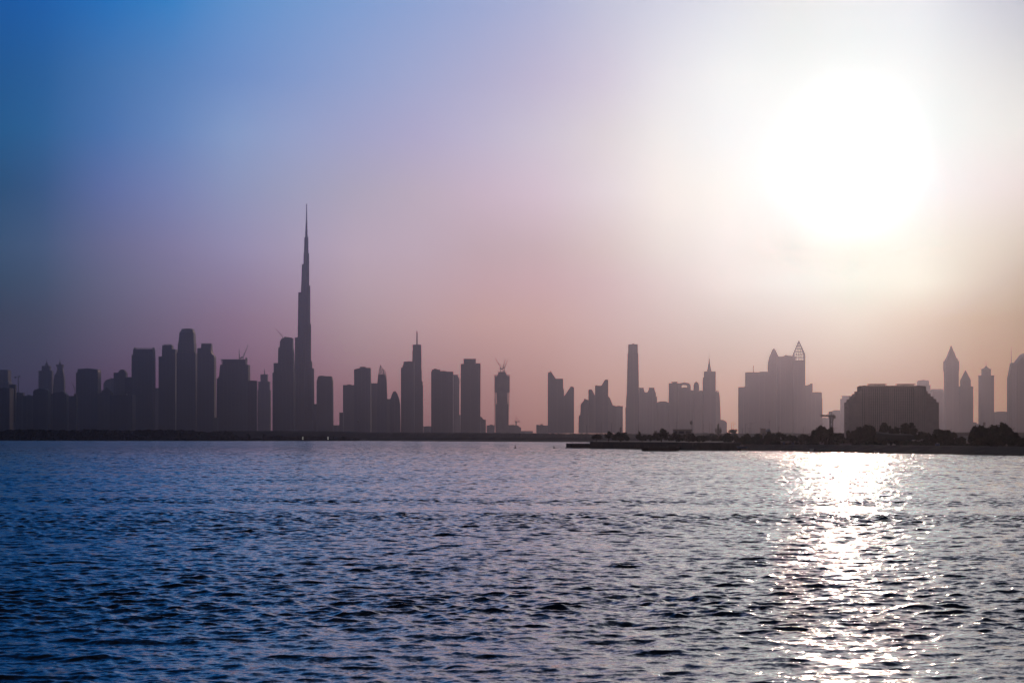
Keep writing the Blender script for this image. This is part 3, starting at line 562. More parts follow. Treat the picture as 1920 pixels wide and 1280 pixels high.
tower('office_tower', 'dark rectangular tower with a raised centre roof, left of the tower under construction', 'building', 7000, [
    ('shaft', 'L', ([('g', 863.3, 900.2), (682, 863.9, 900.7)], 'box')), ('crown', 'L', shaft(869.2, 891.7, 674, 682)), ('parapet', 'B', (869, 892, 672.2, 674), 'concrete'), ('side_box', 'B', (892.5, 900.5, 680.4, 682))], 'dark')
tower('apartment_block', 'low stepped block at the right foot of the raised-roof tower', 'building', 7100, [
    ('shaft', 'L', shaft(899, 910.8, 786)), ('upper_shaft', 'P', [(899, 786), (906, 786), (904, 782.5), (902, 780.8), (899, 781.5)])], 'stone')
simple('apartment_block', 'low building with small turret left of the tower under construction', 'building', 7800, 912.5, 927, 798, 'pale', [('turret', 'B', (918, 924, 795.5, 797.2))])
# tower under construction
D = 7300
cons = tower('skyscraper', 'unfinished tower with open floors at its sides and cranes on top', SK_, D, [
    ('core', 'L', ([('g', 930.5, 951.5), (757, 931.5, 951.6), (737, 931, 951.5), (703, 931.5, 951.5)], 'box')), ('upper_core', 'B', (933.5, 949.7, 699, 703)), ('roof_plant', 'B', (934, 948, 697, 699), 'steel')] +
    [('roof_column', 'B', (934.2+i*3.4, 934.8+i*3.4, 694.5, 697), 'steel') for i in range(5)] +
    [('floor_slab', 'L', shaft(926.9 - (.3 if r < 735 else 0), 956.2 - max(0, (r-750)*.05), r-.65, r), 'concrete') for r in np.arange(704, 800, 2.9)] +
    [('enclosed_storeys', 'L', shaft(927.6, 955.4, 705.5, 736)), ('lower_storeys', 'L', ([('g', 929.5, 953), (770, 929.3, 953), (757, 929, 954)], 'box'))] +
    [('column', 'B', (x-.35, x+.35, 704, 'g'), 'concrete') for x in (927.6, 929.2, 953.2)] + [('roof_slab', 'B', (926, 956.8, 702.7, 703.4), 'concrete')], 'concrete')
tower('apartment_block', 'low domed block at the right foot of the unfinished tower', 'building', 7700, [
    ('shaft', 'P', [(953, 812), (977, 812), (977, 801), (973.5, 800), (971, 797), (966, 796.5), (962, 797.5), (958, 796), (953, 797)]), ('roof_plant', 'B', (961, 963, 794.8, 797.5), 'concrete')], 'stone')
simple('warehouse', 'long very low building right of the small hammerhead crane', 'building', 7900, 975, 999, 808.6, 'pale', [('roof_plant', 'B', (981, 985, 807.4, 807.7), 'concrete')])
tower('apartment_block', 'low block with a central turret left of the slant-roofed pair', 'building', 7400, [
    ('shaft', 'L', shaft(1005.7, 1028, 797)), ('turret', 'L', shaft(1013, 1018, 794.5, 797, 'oct')), ('parapet', 'B', (1005.5, 1011, 795.9, 797), 'concrete')], 'stone')
tower('skyscraper', 'taller of the slant-roofed pair, horned at its upper left', SK_, 7100, [
    ('shaft', 'P', [(1027.3, 812), (1058, 812), (1057.6, 730), (1056, 728), (1055.9, 710.2), (1042.5, 710.2), (1033.8, 697.5), (1027.5, 697.5)]), ('horn', 'P', [(1032, 697.5), (1034.6, 698.8), (1032.8, 693.6)]), ('parapet', 'B', (1042, 1056, 709.4, 710.2), 'concrete')], 'dark')
tower('skyscraper', 'lower of the slant-roofed pair, roof rising to the right', SK_, 7080, [
    ('shaft', 'P', [(1057.6, 812), (1076.3, 812), (1076.3, 725.2), (1069.6, 725.2), (1058, 742)]), ('roof_plant', 'B', (1070, 1073.5, 723.8, 725.2), 'concrete')], 'dark')
tower('office_tower', 'gabled block at the left of the jagged cluster right of the slant-roofed pair', 'building', 7300, [
    ('shaft', 'P', [(1085, 812), (1105, 812), (1105, 751), (1100, 748.3), (1097, 748), (1089, 757.5), (1088.6, 777), (1085.5, 779.5)]), ('roof_plant', 'B', (1095.5, 1098, 747, 750), 'concrete')], 'stone')
tower('office_tower', 'narrow slant-topped fin in the jagged cluster', 'building', 7200, [
    ('shaft', 'P', [(1103.6, 812), (1117, 812), (1117, 742), (1114.8, 739.6), (1110, 730.3), (1103.6, 730.3)]), ('parapet', 'B', (1104, 1109.5, 729.5, 730.3), 'concrete')], 'stone')
tower('skyscraper', 'tallest member of the jagged cluster, roof sweeping up to the right', SK_, 7200, [
    ('shaft', 'P', [(1116.4, 812), (1140.5, 812), (1140.4, 711.3), (1134.7, 711.3), (1128, 722.6), (1116.4, 722.6)]), ('roof_plant', 'B', (1117, 1120, 721.6, 722.6), 'concrete')], 'dark')
tower('office_tower', 'block with a sloping left side falling from the tall jagged tower', 'building', 7300, [
    ('shaft', 'P', [(1139, 812), (1155, 812), (1155, 761), (1149.6, 760.5), (1143.5, 745.5), (1141.5, 743.2), (1139, 744)]), ('roof_plant', 'B', (1150.3, 1153, 759.6, 761.2), 'concrete')], 'stone')
simple('office_tower', 'flat-topped block at the right end of the jagged cluster', 'building', 7500, 1153, 1167.8, 762, 'pale', [('roof_plant', 'B', (1158, 1163, 760.4, 761), 'concrete')])
tower('skyscraper', 'tall slender square tower standing above the centre-right roofs', SK_, 7200, [
    ('shaft', 'L', ([('g', 1174.6, 1198.6), (750, 1175, 1198.3), (732, 1176.3, 1198), (662, 1177.7, 1197)], 'box')), ('upper_shaft', 'L', ([(662, 1178.7, 1196), (645, 1178.9, 1196)], 'box')), ('roof_plant', 'B', (1186, 1190, 643.6, 645), 'concrete'), ('side_box', 'B', (1173.4, 1177, 763, 'g'))], 'dark')
for a, b, c, d, l in ((1198, 1212, 1199, 1206.6, 'left of the two matching chimney-topped towers beside the slender tower'), (1211.2, 1232, 1217.6, 1226.6, 'right of the two matching chimney-topped towers beside the slender tower')):
    k = a < 1205
    tower('office_tower', l, 'building', 7700, [('shaft', 'L', ([('g', a, b), (743, a, b), (743, a+.3, b-(0 if k else 2)), (735, a+.8, b-(1 if k else 2.2))], 'box')),
        ('neck', 'L', ([(735, c-.5 if k else c-3, d+2.5), (728.5, c, d+.6)], 'oct')), ('cap', 'B', (c-.6, d+.6, 726.3, 728.5), 'concrete')], 'pale', 'chimney-topped towers')
tower('office_tower', 'low-domed wide block right of the chimney-topped towers', 'building', 7500, [('shaft', 'L', shaft(1231, 1256, 754.3)), ('dome', 'P', [(1231.5, 754.3), (1252, 754.3), (1250, 752.6), (1246, 751.9), (1240, 751.9), (1235.5, 753)])], 'stone')
tower('office_tower', 'square flat-roofed block left of the open-arch roof', 'building', 7350, [('shaft', 'L', shaft(1254.8, 1273, 718)), ('roof_slab', 'B', (1260, 1271, 715.2, 717.2), 'concrete'), ('roof_column', 'B', (1262, 1269, 717.2, 718), 'concrete')], 'stone')
tower('office_tower', 'tower with an open arched bridge over its roof and a thin mast', 'building', 7300, [
    ('shaft', 'L', shaft(1272.5, 1295.2, 726.3)), ('left_pier', 'P', [(1272.5, 726.3), (1278.2, 726.3), (1278.2, 722.5), (1277, 717.6), (1272.5, 718.3)]),
    ('arch', 'P', [(1278.2, 722.8), (1281, 721.4), (1286, 721.2), (1289.6, 722.6), (1289.8, 726.3), (1295.2, 726.3), (1295, 721.5), (1292, 718), (1287, 717), (1281, 717), (1277, 717.6)]), ('mast', 'N', (1284, 717.2, 712, .9), 'steel'), ('roof_hump', 'B', (1282, 1287, 725.4, 726.3), 'concrete')], 'stone')
simple('office_tower', 'lower link block between the open-arch tower and the domed turret', 'building', 7400, 1294.5, 1301.5, 732.3, 'stone', [('roof_plant', 'B', (1296, 1299, 731, 731.4), 'concrete')])
tower('office_tower', 'turret building with an onion dome and finial', 'building', 7300, [
    ('shaft', 'L', shaft(1300.5, 1318, 733)), ('drum', 'L', ([(733, 1300.9, 1311.5), (723, 1300.9, 1311.5)], 'round')), ('dome', 'L', ([(723, 1301, 1311.4), (719.5, 1301.5, 1310.8), (717, 1303, 1309.4), (715.4, 1305.2, 1307.2)], 'round')), ('finial', 'N', (1306.2, 715.6, 712, .9), 'steel'), ('side_box', 'B', (1312.5, 1317.5, 731.6, 733))], 'stone')
tower('skyscraper', 'square tower topped by a slim pyramid spire, right of the domed turret', SK_, 7200, [
    ('shaft', 'L', shaft(1319.2, 1342, 707.5)), ('upper_shaft', 'L', shaft(1321.3, 1342, 697, 707.5)), ('parapet', 'B', (1321, 1342.3, 695.8, 697), 'concrete'), ('pyramid', 'L', ([(695.8, 1326.8, 1334.4), (680, 1329.4, 1331.8), (672, 1330, 1331.2)], 'box'), 'concrete'), ('spire', 'N', (1330.6, 673, 656, 1.0), 'steel')], 'dark')
tower('office_tower', 'bulging tower with a crown of small prongs, right of the spired square tower', 'building', 7300, [
    ('shaft', 'P', [(1341, 812), (1351.8, 812), (1351, 770), (1349.4, 742), (1348, 736), (1341, 735)])] + [('prong', 'B', (x, x+.9, t, 736.5), 'concrete') for x, t in ((1342.6, 733), (1344, 731), (1346, 731), (1347.3, 733.5))], 'stone')
tower('apartment_block', 'low quarter-round block right of the pronged tower', 'building', 7700, [('shaft', 'P', [(1350, 812), (1363, 812), (1363, 792), (1361.6, 789.6), (1359, 788.3), (1355, 787.5), (1350, 787.5)]), ('parapet', 'B', (1351, 1358, 786.7, 787.5), 'concrete')], 'stone')
# wide cluster right of centre
tower('office_tower', 'left flank block of the wide massive cluster', 'building', 7300, [('shaft', 'L', shaft(1385.5, 1402, 725.3)), ('roof_plant', 'B', (1397, 1400.5, 723.6, 725.3), 'concrete')], 'stone')
tower('skyscraper', 'flat-topped slab with a short mast in the wide massive cluster', SK_, 7300, [('shaft', 'L', shaft(1400.5, 1442, 697.3)), ('parapet', 'B', (1427, 1440, 696, 697.3), 'concrete'), ('mast', 'L', ([(697.3, 1414.1, 1415.7), (684, 1414.3, 1415.5)], 'round'), 'steel')], 'stone')
tower('skyscraper', 'ogee-topped tower in the wide massive cluster', SK_, 7350, [
    ('shaft', 'P', [(1440.8, 812), (1460, 812), (1460, 668), (1457, 662), (1454.5, 656.5), (1453.2, 654.5), (1450, 654.5), (1447.6, 660), (1443.5, 670), (1441.2, 682)]), ('cap', 'B', (1450, 1453.2, 653.2, 654.5), 'concrete'), ('mast', 'N', (1454.2, 657, 646, .8), 'steel')], 'stone')
tower('skyscraper', 'broad central slab between the ogee top and the lattice pyramid', SK_, 7300, [('shaft', 'L', shaft(1458, 1492, 668)), ('roof_vault', 'P', [(1466, 668), (1489, 668), (1483, 666.6), (1476, 666.3), (1470, 667)]), ('roof_plant', 'B', (1474, 1477, 664.8, 666.5), 'concrete')], 'stone')
tower('skyscraper', 'tower crowned by an open lattice pyramid, top of the wide cluster', SK_, 7200, [
    ('shaft', 'L', shaft(1489.5, 1510, 675.5)), ('lattice_pyramid', 'T', (1489, 1509.8, 675.5, 664, 637.5), 'steel'), ('spire', 'N', (1499.4, 640, 632, 1.2), 'steel')], 'stone', depth=42)
tower('office_tower', 'block with roof rising to the right, below the lattice pyramid', 'building', 7300, [('shaft', 'P', [(1508, 812), (1523.8, 812), (1523.8, 719.2), (1516, 721.2), (1508, 722.8)]), ('parapet', 'B', (1520, 1524, 718.4, 720.5), 'concrete')], 'stone')
tower('office_tower', 'right flank block of the wide massive cluster', 'building', 7400, [('shaft', 'L', ([('g', 1522, 1542.3), (747, 1522, 1542), (747, 1522, 1541.2), (736, 1522, 1541)], 'box')), ('roof_vault', 'P', [(1524, 736), (1541, 736), (1540, 735.2), (1532, 734.6), (1526, 735)])], 'stone')
simple('apartment_block', 'faint low block behind the tower crane mast', 'building', 9000, 1541, 1555, 784, 'pale', [('roof_plant', 'B', (1544, 1549, 782.4, 783), 'concrete')])
simple('apartment_block', 'faint block just behind the head of the tower crane', 'building', 9000, 1554.5, 1563, 772, 'pale', [('roof_plant', 'B', (1557, 1560, 770.6, 771), 'concrete')])
simple('office_tower', 'hazy block between the tower crane and the T-roofed tower', 'building', 8900, 1562.5, 1577.5, 769.8, 'pale', [('roof_plant', 'B', (1566, 1574, 768.3, 768.8), 'concrete')])
tower('office_tower', 'hazy tower with an overhanging roof directly left of the stepped hotel', 'building', 8600, [('shaft', 'L', shaft(1578.3, 1602, 747)), ('upper_shaft', 'L', shaft(1582, 1602, 743.3, 747)), ('roof_slab', 'B', (1580, 1603, 741.6, 743.3), 'concrete')], 'pale')
tower('office_tower', 'hazy tower looking over the right shoulder of the stepped hotel', 'building', 8600, [('shaft', 'L', shaft(1722, 1744.8, 721.5)), ('upper_shaft', 'L', shaft(1723, 1742, 714, 721.5)), ('parapet', 'B', (1724, 1741.5, 712.8, 714), 'concrete'), ('roof_plant', 'B', (1731, 1735, 711.8, 712.8), 'concrete')], 'pale')
tower('office_tower', 'hazy stepped tower between the stepped hotel and the tallest spired clock-like tower', 'building', 8500, [('shaft', 'L', shaft(1747.5, 1771.3, 737)), ('upper_shaft', 'L', shaft(1748.3, 1769.5, 730.5, 737)), ('roof_slab', 'B', (1750, 1768.5, 728.9, 730.5), 'concrete'), ('annexe', 'B', (1771, 1774.5, 788, 'g'))], 'pale')
tower('skyscraper', 'tallest spired tower right of the hotel, with jutting ledges under a concave roof', SK_, 7200, [
    ('shaft', 'L', shaft(1774.3, 1797.7, 695.5)), ('upper_shaft', 'L', shaft(1773, 1798.7, 677.5, 695.5)), ('ledge', 'B', (1772.5, 1799.2, 676.4, 677.5), 'concrete'), ('setback', 'L', ([(676.4, 1775.4, 1796.4), (673, 1775.8, 1796)], 'box')), ('ledge', 'B', (1774.6, 1797, 672.2, 673), 'concrete'),
    ('roof', 'L', ([(672.2, 1777, 1794.6), (668, 1778.4, 1793), (664, 1780, 1791.6), (660.5, 1781, 1790.6)], 'box'), 'roof'), ('ledge', 'B', (1780.2, 1791.2, 659, 660.5), 'concrete'), ('pinnacle', 'L', ([(659, 1781.8, 1789.6), (653, 1783.6, 1787.8), (648, 1785, 1786.4)], 'box'), 'roof'), ('spire', 'N', (1785.7, 649, 643.5, .9), 'steel')], 'stone')
simple('apartment_block', 'narrow link block between the two pointed towers right of the hotel', 'building', 7500, 1796, 1801.5, 771.8, 'stone', [('roof_plant', 'B', (1798, 1800, 770.5, 771), 'concrete')])
tower('skyscraper', 'shorter pointed tower with a plain pyramid roof, right of the tallest spired one', SK_, 7250, [
    ('shaft', 'L', shaft(1800.2, 1825, 725)), ('ledge', 'B', (1800, 1825.3, 724, 725), 'concrete'), ('upper_shaft', 'L', shaft(1804.4, 1821, 712, 724)), ('pyramid', 'L', ([(712, 1804.6, 1820.8), (693.4, 1812.3, 1813)], 'box'), 'roof'), ('side_pier', 'B', (1824.6, 1826, 738, 'g')), ('side_pier', 'B', (1799, 1800.6, 738, 'g'))], 'stone')
tower('apartment_block', 'low stepped block right of the plain pyramid-roofed tower', 'building', 7700, [('shaft', 'L', shaft(1825, 1837.3, 794)), ('upper_shaft', 'L', shaft(1825, 1831.5, 791.3, 794))], 'stone')
tower('skyscraper', 'slim tower with overhanging cornice, drum top and needle spire', SK_, 7200, [
    ('shaft', 'L', shaft(1839.3, 1864, 704.8)), ('cornice', 'B', (1838.2, 1865, 703.3, 704.8), 'concrete'), ('drum', 'L', shaft(1843.6, 1859.3, 692, 703.3, 'oct')), ('ledge', 'B', (1843, 1860, 691.2, 692), 'concrete'),
    ('dome', 'L', ([(691.2, 1845, 1858), (688.7, 1848.4, 1854.4), (686, 1850.2, 1852.6)], 'oct'), 'roof'), ('spire', 'N', (1851.4, 687, 675.5, 1.5), 'steel')], 'stone')
tower('office_tower', 'low round-roofed block between the needle-spired and the masted towers', 'building', 7400, [('shaft', 'L', shaft(1866, 1893, 772.6)), ('roof_vault', 'P', [(1867, 772.6), (1891, 772.6), (1887, 771.5), (1881, 770.9), (1875, 771), (1870, 771.8)])], 'stone')
tower('skyscraper', 'curved tower with a tall thin mast at the right edge of the view', SK_, 6600, [
    ('shaft', 'P', [(1891.3, 812), (1910, 812), (1910, 688), (1905.5, 686), (1899.8, 679.5), (1897, 681), (1896, 688), (1891.7, 709)]), ('mast', 'N', (1897.9, 682, 649, 1.7), 'steel')], 'dark')
tower('skyscraper', 'slant-roofed tower cut by the right edge of the view, roof rising rightwards', SK_, 6400, [
    ('shaft', 'P', [(1906.6, 812), (1950, 812), (1950, 664), (1924, 662), (1920, 664.4), (1908.5, 679.5), (1906.8, 684)]), ('parapet', 'B', (1925, 1949, 661, 663), 'concrete')], 'dark')

# ------------------------------------------------------------------ stepped hotel (nearer than the skyline)
D = 2600; dep = 34; hy = D + dep/2
hot = empty('hotel', (X(1676, D), hy, 2.6), 'broad dark hotel with stepped sides and roof pergolas behind the beach trees', 'hotel')
loc = hot.location
steps_ = [(1591, 1760.8, 754.4), (1595.4, 1755.6, 748.3), (1600.4, 1750.3, 743.4), (1605.3, 1745, 738.3), (1610.2, 1740, 733.4), (1615.3, 1735.2, 724.2)]
prev_row = 'g'
for i, (a, b, t) in enumerate(steps_):
    mb = MB(); zb = 2.6 if prev_row == 'g' else Z(prev_row, D); mb.box(X(a, D), X(b, D), hy - dep/2 + i*.0, hy + dep/2, zb, Z(t, D)); mb.build('storeys', 'hotel', hot, loc)
    mb = MB(); mb.box(X(a, D) - .25, X(b, D) + .25, hy - dep/2 - .25, hy + dep/2 + .25, Z(t, D), Z(t, D) + .35); mb.build('terrace_edge', 'concrete', hot, loc); prev_row = t - .35/D*S
z0 = 12.0; zt = Z(724.2, D)
# shallow bays with recessed glazing on the water side, piers between
nb = 30; xa, xb = X(1615.3, D), X(1735.2, D); bw = (xb - xa)/nb; yf = hy - dep/2
for i in range(nb+1):
    mb = MB(); wdt = .55 if i % 5 else 1.1; mb.box(xa + i*bw - wdt/2, xa + i*bw + wdt/2, yf - (1.0 if i % 5 else 1.8), yf - .003, 3, zt - .6); mb.build('pier', 'hotel', hot, loc)
for k in range(int((zt - 8)/3.3)):
    z = 8 + k*3.3; j = 0
    for ii, (a, b, t) in enumerate(steps_):
        if Z(t, D) > z + 3: j = ii
    a, b, t = steps_[j]
    mb = MB(); mb.box(X(a, D) + .8, xa - .6, yf - .12, yf - .004, z, z + 1.7); mb.build('window', 'hotelglass', hot, loc)
    mb = MB(); mb.box(xb + .6, X(b, D) - .8, yf - .12, yf - .004, z, z + 1.7); mb.build('window', 'hotelglass', hot, loc)
for i in range(nb):
    mb = MB(); mb.box(xa + i*bw + .9, xa + (i+1)*bw - .9, yf - .3, yf - .004, 6, zt - 2.2); mb.build('window_strip', 'strip', hot, loc)
zr = Z(724.2, D) + .36
for a, b in ((1632, 1665), (1686, 1719)):
    mb = MB(); n = 16
    for i in range(n+1):
        x = X(a + (b-a)*i/n, D); mb.box(x - .22, x + .22, hy - 6, hy - 5.5, zr, zr + 2.6); mb.box(x - .22, x + .22, hy + 5.5, hy + 6, zr, zr + 2.6)
    mb.box(X(a, D)-.4, X(b, D)+.4, hy - 6.2, hy - 5.3, zr + 2.6, zr + 3.1); mb.box(X(a, D)-.4, X(b, D)+.4, hy + 5.3, hy + 6.2, zr + 2.6, zr + 3.1); mb.build('pergola', 'concrete', hot, loc)
for a, b, t in ((1615.6, 1631, 723), (1666, 1685, 724.5), (1720, 1735, 723), (1623, 1626, 721.7), (1668, 1671, 722.8), (1724, 1728, 722)):
    mb = MB(); mb.box(X(a, D), X(b, D), hy - 4.8, hy + 4.8, zr, max(Z(t, D), zr + .8)); mb.build('roof_plant', 'hotel', hot, loc)
for a, b, r in ((1589, 1591, 763.5), (1589, 1591, 793), (1760.8, 1763, 765.5), (1760.8, 1763, 796)):
    mb = MB(); mb.box(X(a, D), X(b, D) - .003, hy - 3, hy + 3, Z(r + 1, D), Z(r - 1, D)); mb.build('side_balcony', 'concrete', hot, loc)

# ------------------------------------------------------------------ cranes
def luffing(label, x, rb, rt, jx, jr, D, dep=0, group='cranes on the skyline', tw=1.4):
    root = empty('tower_crane', (X(x, D), D + dep, Z(rb, D)), label, 'crane', group); loc = root.location
    def part(nm, segs, t):
        mb = MB()
        for p, q in segs: mb.tube(p, q, t, t*.7, 5)
        mb.build(nm, 'steel', root, loc)
    y = D + dep; P = lambda a, b: (X(a, D), y, Z(b, D)); sg = 1 if jx > x else -1
    part('mast', [(P(x, rb), P(x, rt))], tw); part('jib', [(P(x, rt + .6), P(jx, jr))], tw*.75)
    part('apex', [(P(x, rt), P(x - sg*.9, rt - 3)), (P(x - sg*.9, rt - 3), P((x + jx)/2, (rt + jr)/2))], tw*.4)
    mb = MB(); mb.box(X(x, D) - sg*9 - 3, X(x, D) - sg*9 + 3, y - 2, y + 2, Z(rt, D) - 4, Z(rt, D)); mb.build('counterweight', 'concrete', root, loc)
def hammerhead(label, x, rb, rt, x0, x1, D, dep=0, tw=1.2, group='cranes on the skyline', thick=1.0):
    root = empty('tower_crane', (X(x, D), D + dep, Z(rb, D)), label, 'crane', group); loc = root.location; y = D + dep
    zb, zt = Z(rb, D), Z(rt, D); cx = X(x, D); h = tw
    def lattice(nm, A, B, wd, n, r):      # square lattice boom from A to B
        mb = MB(); A = Vector(A); B = Vector(B); d = (B-A).normalized(); u = Vector((0, 1, 0)); v = d.cross(u)
        cs = [(u*a + v*b)*wd for a, b in ((-1, -1), (1, -1), (1, 1), (-1, 1))]
        for c in cs: mb.tube(A + c, B + c, r, None, 4)
        for i in range(n+1):
            t = A.lerp(B, i/n)
            for j in range(4): mb.tube(t + cs[j], t + cs[(j+1) % 4], r*.7, None, 4)
            if i < n:
                t2 = A.lerp(B, (i+1)/n)
                for j in range(4): mb.tube(t + cs[j], t2 + cs[(j+1) % 4], r*.7, None, 4)
        mb.build(nm, 'steel', root, loc)
    lattice('mast', (cx, y, zb), (cx, y, zt), h, max(5, int((zt-zb)/(2.5*h))), .16*thick)
    lattice('jib', (cx, y, zt), (X(x0, D), y, zt + .3), h*.55, 10, .13*thick); lattice('counter_jib', (cx, y, zt), (X(x1, D), y, zt), h*.55, 4, .13*thick)
    mb = MB(); mb.tube((cx, y, zt), (cx, y, zt + (X(x1, D)-cx)*1.3), h*.35, h*.15, 6)
    mb.tube((cx, y, zt + abs(X(x1, D)-cx)*1.25), (X(x0, D)*.55 + cx*.45, y, zt + .6), .09*thick, None, 4); mb.tube((cx, y, zt + abs(X(x1, D)-cx)*1.25), (X(x1, D), y, zt + .4), .09*thick, None, 4); mb.build('apex', 'steel', root, loc)
    mb = MB(); mb.box(X(x1, D) - h*1.3, X(x1, D) + h*.6, y - h, y + h, zt - h*1.7, zt + h*.3); mb.build('counterweight', 'concrete', root, loc)
    mb = MB(); mb.box(cx - h*1.3, cx + h*1.5, y - h*1.2, y + h*1.2, zt - h*3.2, zt - h*.7); mb.build('cab', 'grey', root, loc)
luffing('thin mast-like crane with short arms at far left, right of the edge tower', 34.3, 738, 706, 39.5, 705, 6900)
luffing('small leaning crane arm left of the bowed-roof tower', 140.5, 742, 730, 133.8, 714.5, 7000, tw=1.0)
luffing('crane with upright arm on the roof of the wide left-centre tower', 447.2, 673.3, 668.5, 446.8, 654.5, 7130, 20)
luffing('crane with arm leaning right on the roof of the wide left-centre tower', 453.5, 673.3, 669.5, 462.8, 645.5, 7130, 34)
luffing('crane leaning left over the round-shouldered tower beside the supertall one', 528.5, 635, 630.5, 515.3, 614.3, 7330, 20, tw=1.2)
luffing('leftmost crane on the unfinished tower, arm to the left', 938.8, 697.2, 688, 928.6, 671.4, 7310, 14)
luffing('middle crane on the unfinished tower, arm nearly upright', 943.2, 697.2, 689, 947.4, 672.2, 7310, 22)
luffing('rightmost crane on the unfinished tower, arm leaning right', 945.6, 697.2, 690, 951.6, 674, 7310, 32)
hammerhead('tiny flat-armed crane over low roofs right of the unfinished tower', 967.6, 799, 790, 964.8, 974, 7300, tw=1.6, thick=5)
hammerhead('near tower crane between the wide cluster and the stepped hotel', 1558.8, 822, 779.6, 1538.8, 1565, 2200, tw=1.45, thick=3.0)

# ------------------------------------------------------------------ masts and lamps on the far bank
def lamp_post(label, x, rt, D, g=GZ, arms=1, rb=None, group='lamp posts beyond the quay', r=.16, w_=1.9):
    root = empty('street_lamp', (X(x, D), D, g), label, 'street lamp', group); loc = root.location; z = Z(rt, D); cx = X(x, D)
    mb = MB(); mb.tube((cx, D, g), (cx, D, z), r*1.3, r*.8, 7); mb.build('pole', 'steel', root, loc)
    for sgn in ((1,) if arms == 1 else (-1, 1)):
        mb = MB(); mb.tube((cx, D, z - .1), (cx + sgn*w_, D, z + .12), r*.6, r*.5, 5); mb.build('arm', 'steel', root, loc)
        mb = MB(); mb.box(cx + sgn*w_ - .5, cx + sgn*w_ + .5, D - .25, D + .25, z - .02, z + .32); mb.build('lamp_head', 'grey', root, loc)
LP = [(1100.2, 797, 1, 'faint lamp post in front of the jagged cluster, left of the others'), (1127.3, 793, 1, 'faint lamp post above the gap between the two leftmost quay trees'), (1146.4, 793.5, 1, 'lamp post with an arm above the second quay tree'),
      (1197, 796, 1, 'faint lamp post in front of the chimney-topped towers'), (1268, 791.5, 1, 'lamp post above the left half of the flat-roofed hall'), (1318.4, 796, 1, 'short lamp post above the pale hazy quay tree'),
      (1330.6, 792.5, 1, 'taller lamp post left of the lone hazy tree'), (1335, 795.5, 1, 'shorter lamp post left of the lone hazy tree'), (1371.6, 792.2, 1, 'taller of the pair of slim lamp posts in the bright gap'), (1374.8, 795, 1, 'shorter of the pair of slim lamp posts in the bright gap'),
      (1392.3, 803.3, 2, 'low double-armed lamp at the left of the wide cluster'), (1398, 793.8, 1, 'tall single lamp at the left of the wide cluster'), (1404.6, 802.8, 2, 'low double-armed lamp beneath the tall one with a wide head'), (1408, 793.4, 2, 'tall lamp with a wide double head, left part of the wide cluster'),
      (1425.2, 801.8, 2, 'double-armed lamp left of the small blue dome'), (1459.8, 801.2, 2, 'double-armed lamp right of the small blue dome'), (1506.2, 801.5, 1, 'short lamp at the right of the wide cluster'), (1540.4, 794.5, 1, 'thin lamp under the long arm of the tower crane'), (1564.3, 802.6, 2, 'double-armed lamp right of the tower crane mast'),
      (1783.3, 804, 2, 'wide double-armed lamp above the medium tree right of the hotel'), (1900.8, 803.3, 2, 'double-armed lamp above the right slope of the largest tree')]
for x, r_, a, l in LP: lamp_post(l, x, r_, 1950, GZ, a)
def floodlight(label, x, rt, D, g, hw=1.6):
    root = empty('floodlight_mast', (X(x, D), D, g), label, 'floodlight', None); loc = root.location; z = Z(rt, D); cx = X(x, D)
    mb = MB(); mb.tube((cx, D, g), (cx, D, z), .32, .2, 7); mb.build('pole', 'steel', root, loc)
    mb = MB(); mb.rings([[(cx + r2*math.cos(t), D + r2*math.sin(t), z + dz) for t in [math.pi*i/4 for i in range(8)]] for r2, dz in ((.3, -hw*1.4), (hw, -.4), (hw*.8, hw*.5), (.2, hw*1.3))]); mb.build('lamp_ring', 'grey', root, loc)
    return root
floodlight('mast with a round crown of lamps over the right end of the flat-roofed hall', 1296, 792, 2100, GZ)
floodlight('faint mast with a bulb-like head in front of the centre-left cluster', 671.7, 789, 3300, GZ, 1.8)
fl = empty('flagpole', (X(1442.3, 1900), 1900, GZ), 'thin pole with a cross-piece above the small blue dome', 'pole'); mb = MB(); mb.tube((X(1442.3, 1900), 1900, GZ), (X(1442.3, 1900), 1900, Z(786, 1900)), .16, .08, 6); mb.build('pole', 'steel', fl, fl.location)
mb = MB(); mb.box(X(1440.8, 1900), X(1443.8, 1900), 1899.8, 1900.2, Z(791.6, 1900), Z(790.9, 1900)); mb.build('cross_piece', 'steel', fl, fl.location)
pl_ = empty('pole', (X(737, 3200), 3200, GZ), 'faint thin pole in front of the pointed-arch tower', 'pole'); mb = MB(); mb.tube((X(737, 3200), 3200, GZ), (X(737, 3200), 3200, Z(793, 3200)), .3, .2, 6); mb.build('shaft', 'steel', pl_, pl_.location)
mb = MB(); mb.box(X(736.3, 3200), X(737.7, 3200), 3199.6, 3200.4, Z(794.2, 3200), Z(793, 3200)); mb.build('head', 'steel', pl_, pl_.location)
# signal pole on the promontory
D = 1118; sg = empty('signal_pole', (X(1163.6, D), D, 3.3), 'short signal pole with vanes rising out of the broad umbrella tree', 'signal'); loc = sg.location; cx = X(1163.6, D)
mb = MB(); mb.tube((cx, D, 3.3), (cx, D, Z(802.5, D)), .12, .08, 6); mb.build('pole', 'steel', sg, loc)
for dx, r0, r1 in ((-1.3, 806, 804.4), (1.2, 807, 805.4), (1.7, 803.2, 801.8), (-.4, 803.6, 801.4)):
    mb = MB(); a = X(1163.6 + dx, D); mb.box(a - .28, a + .28, D - .06, D + .06, Z(r0, D), Z(r1, D)); mb.box(min(a, cx), max(a, cx), D - .03, D + .03, Z(r0, D) + .1, Z(r0, D) + .2); mb.build('vane', 'steel', sg, loc)

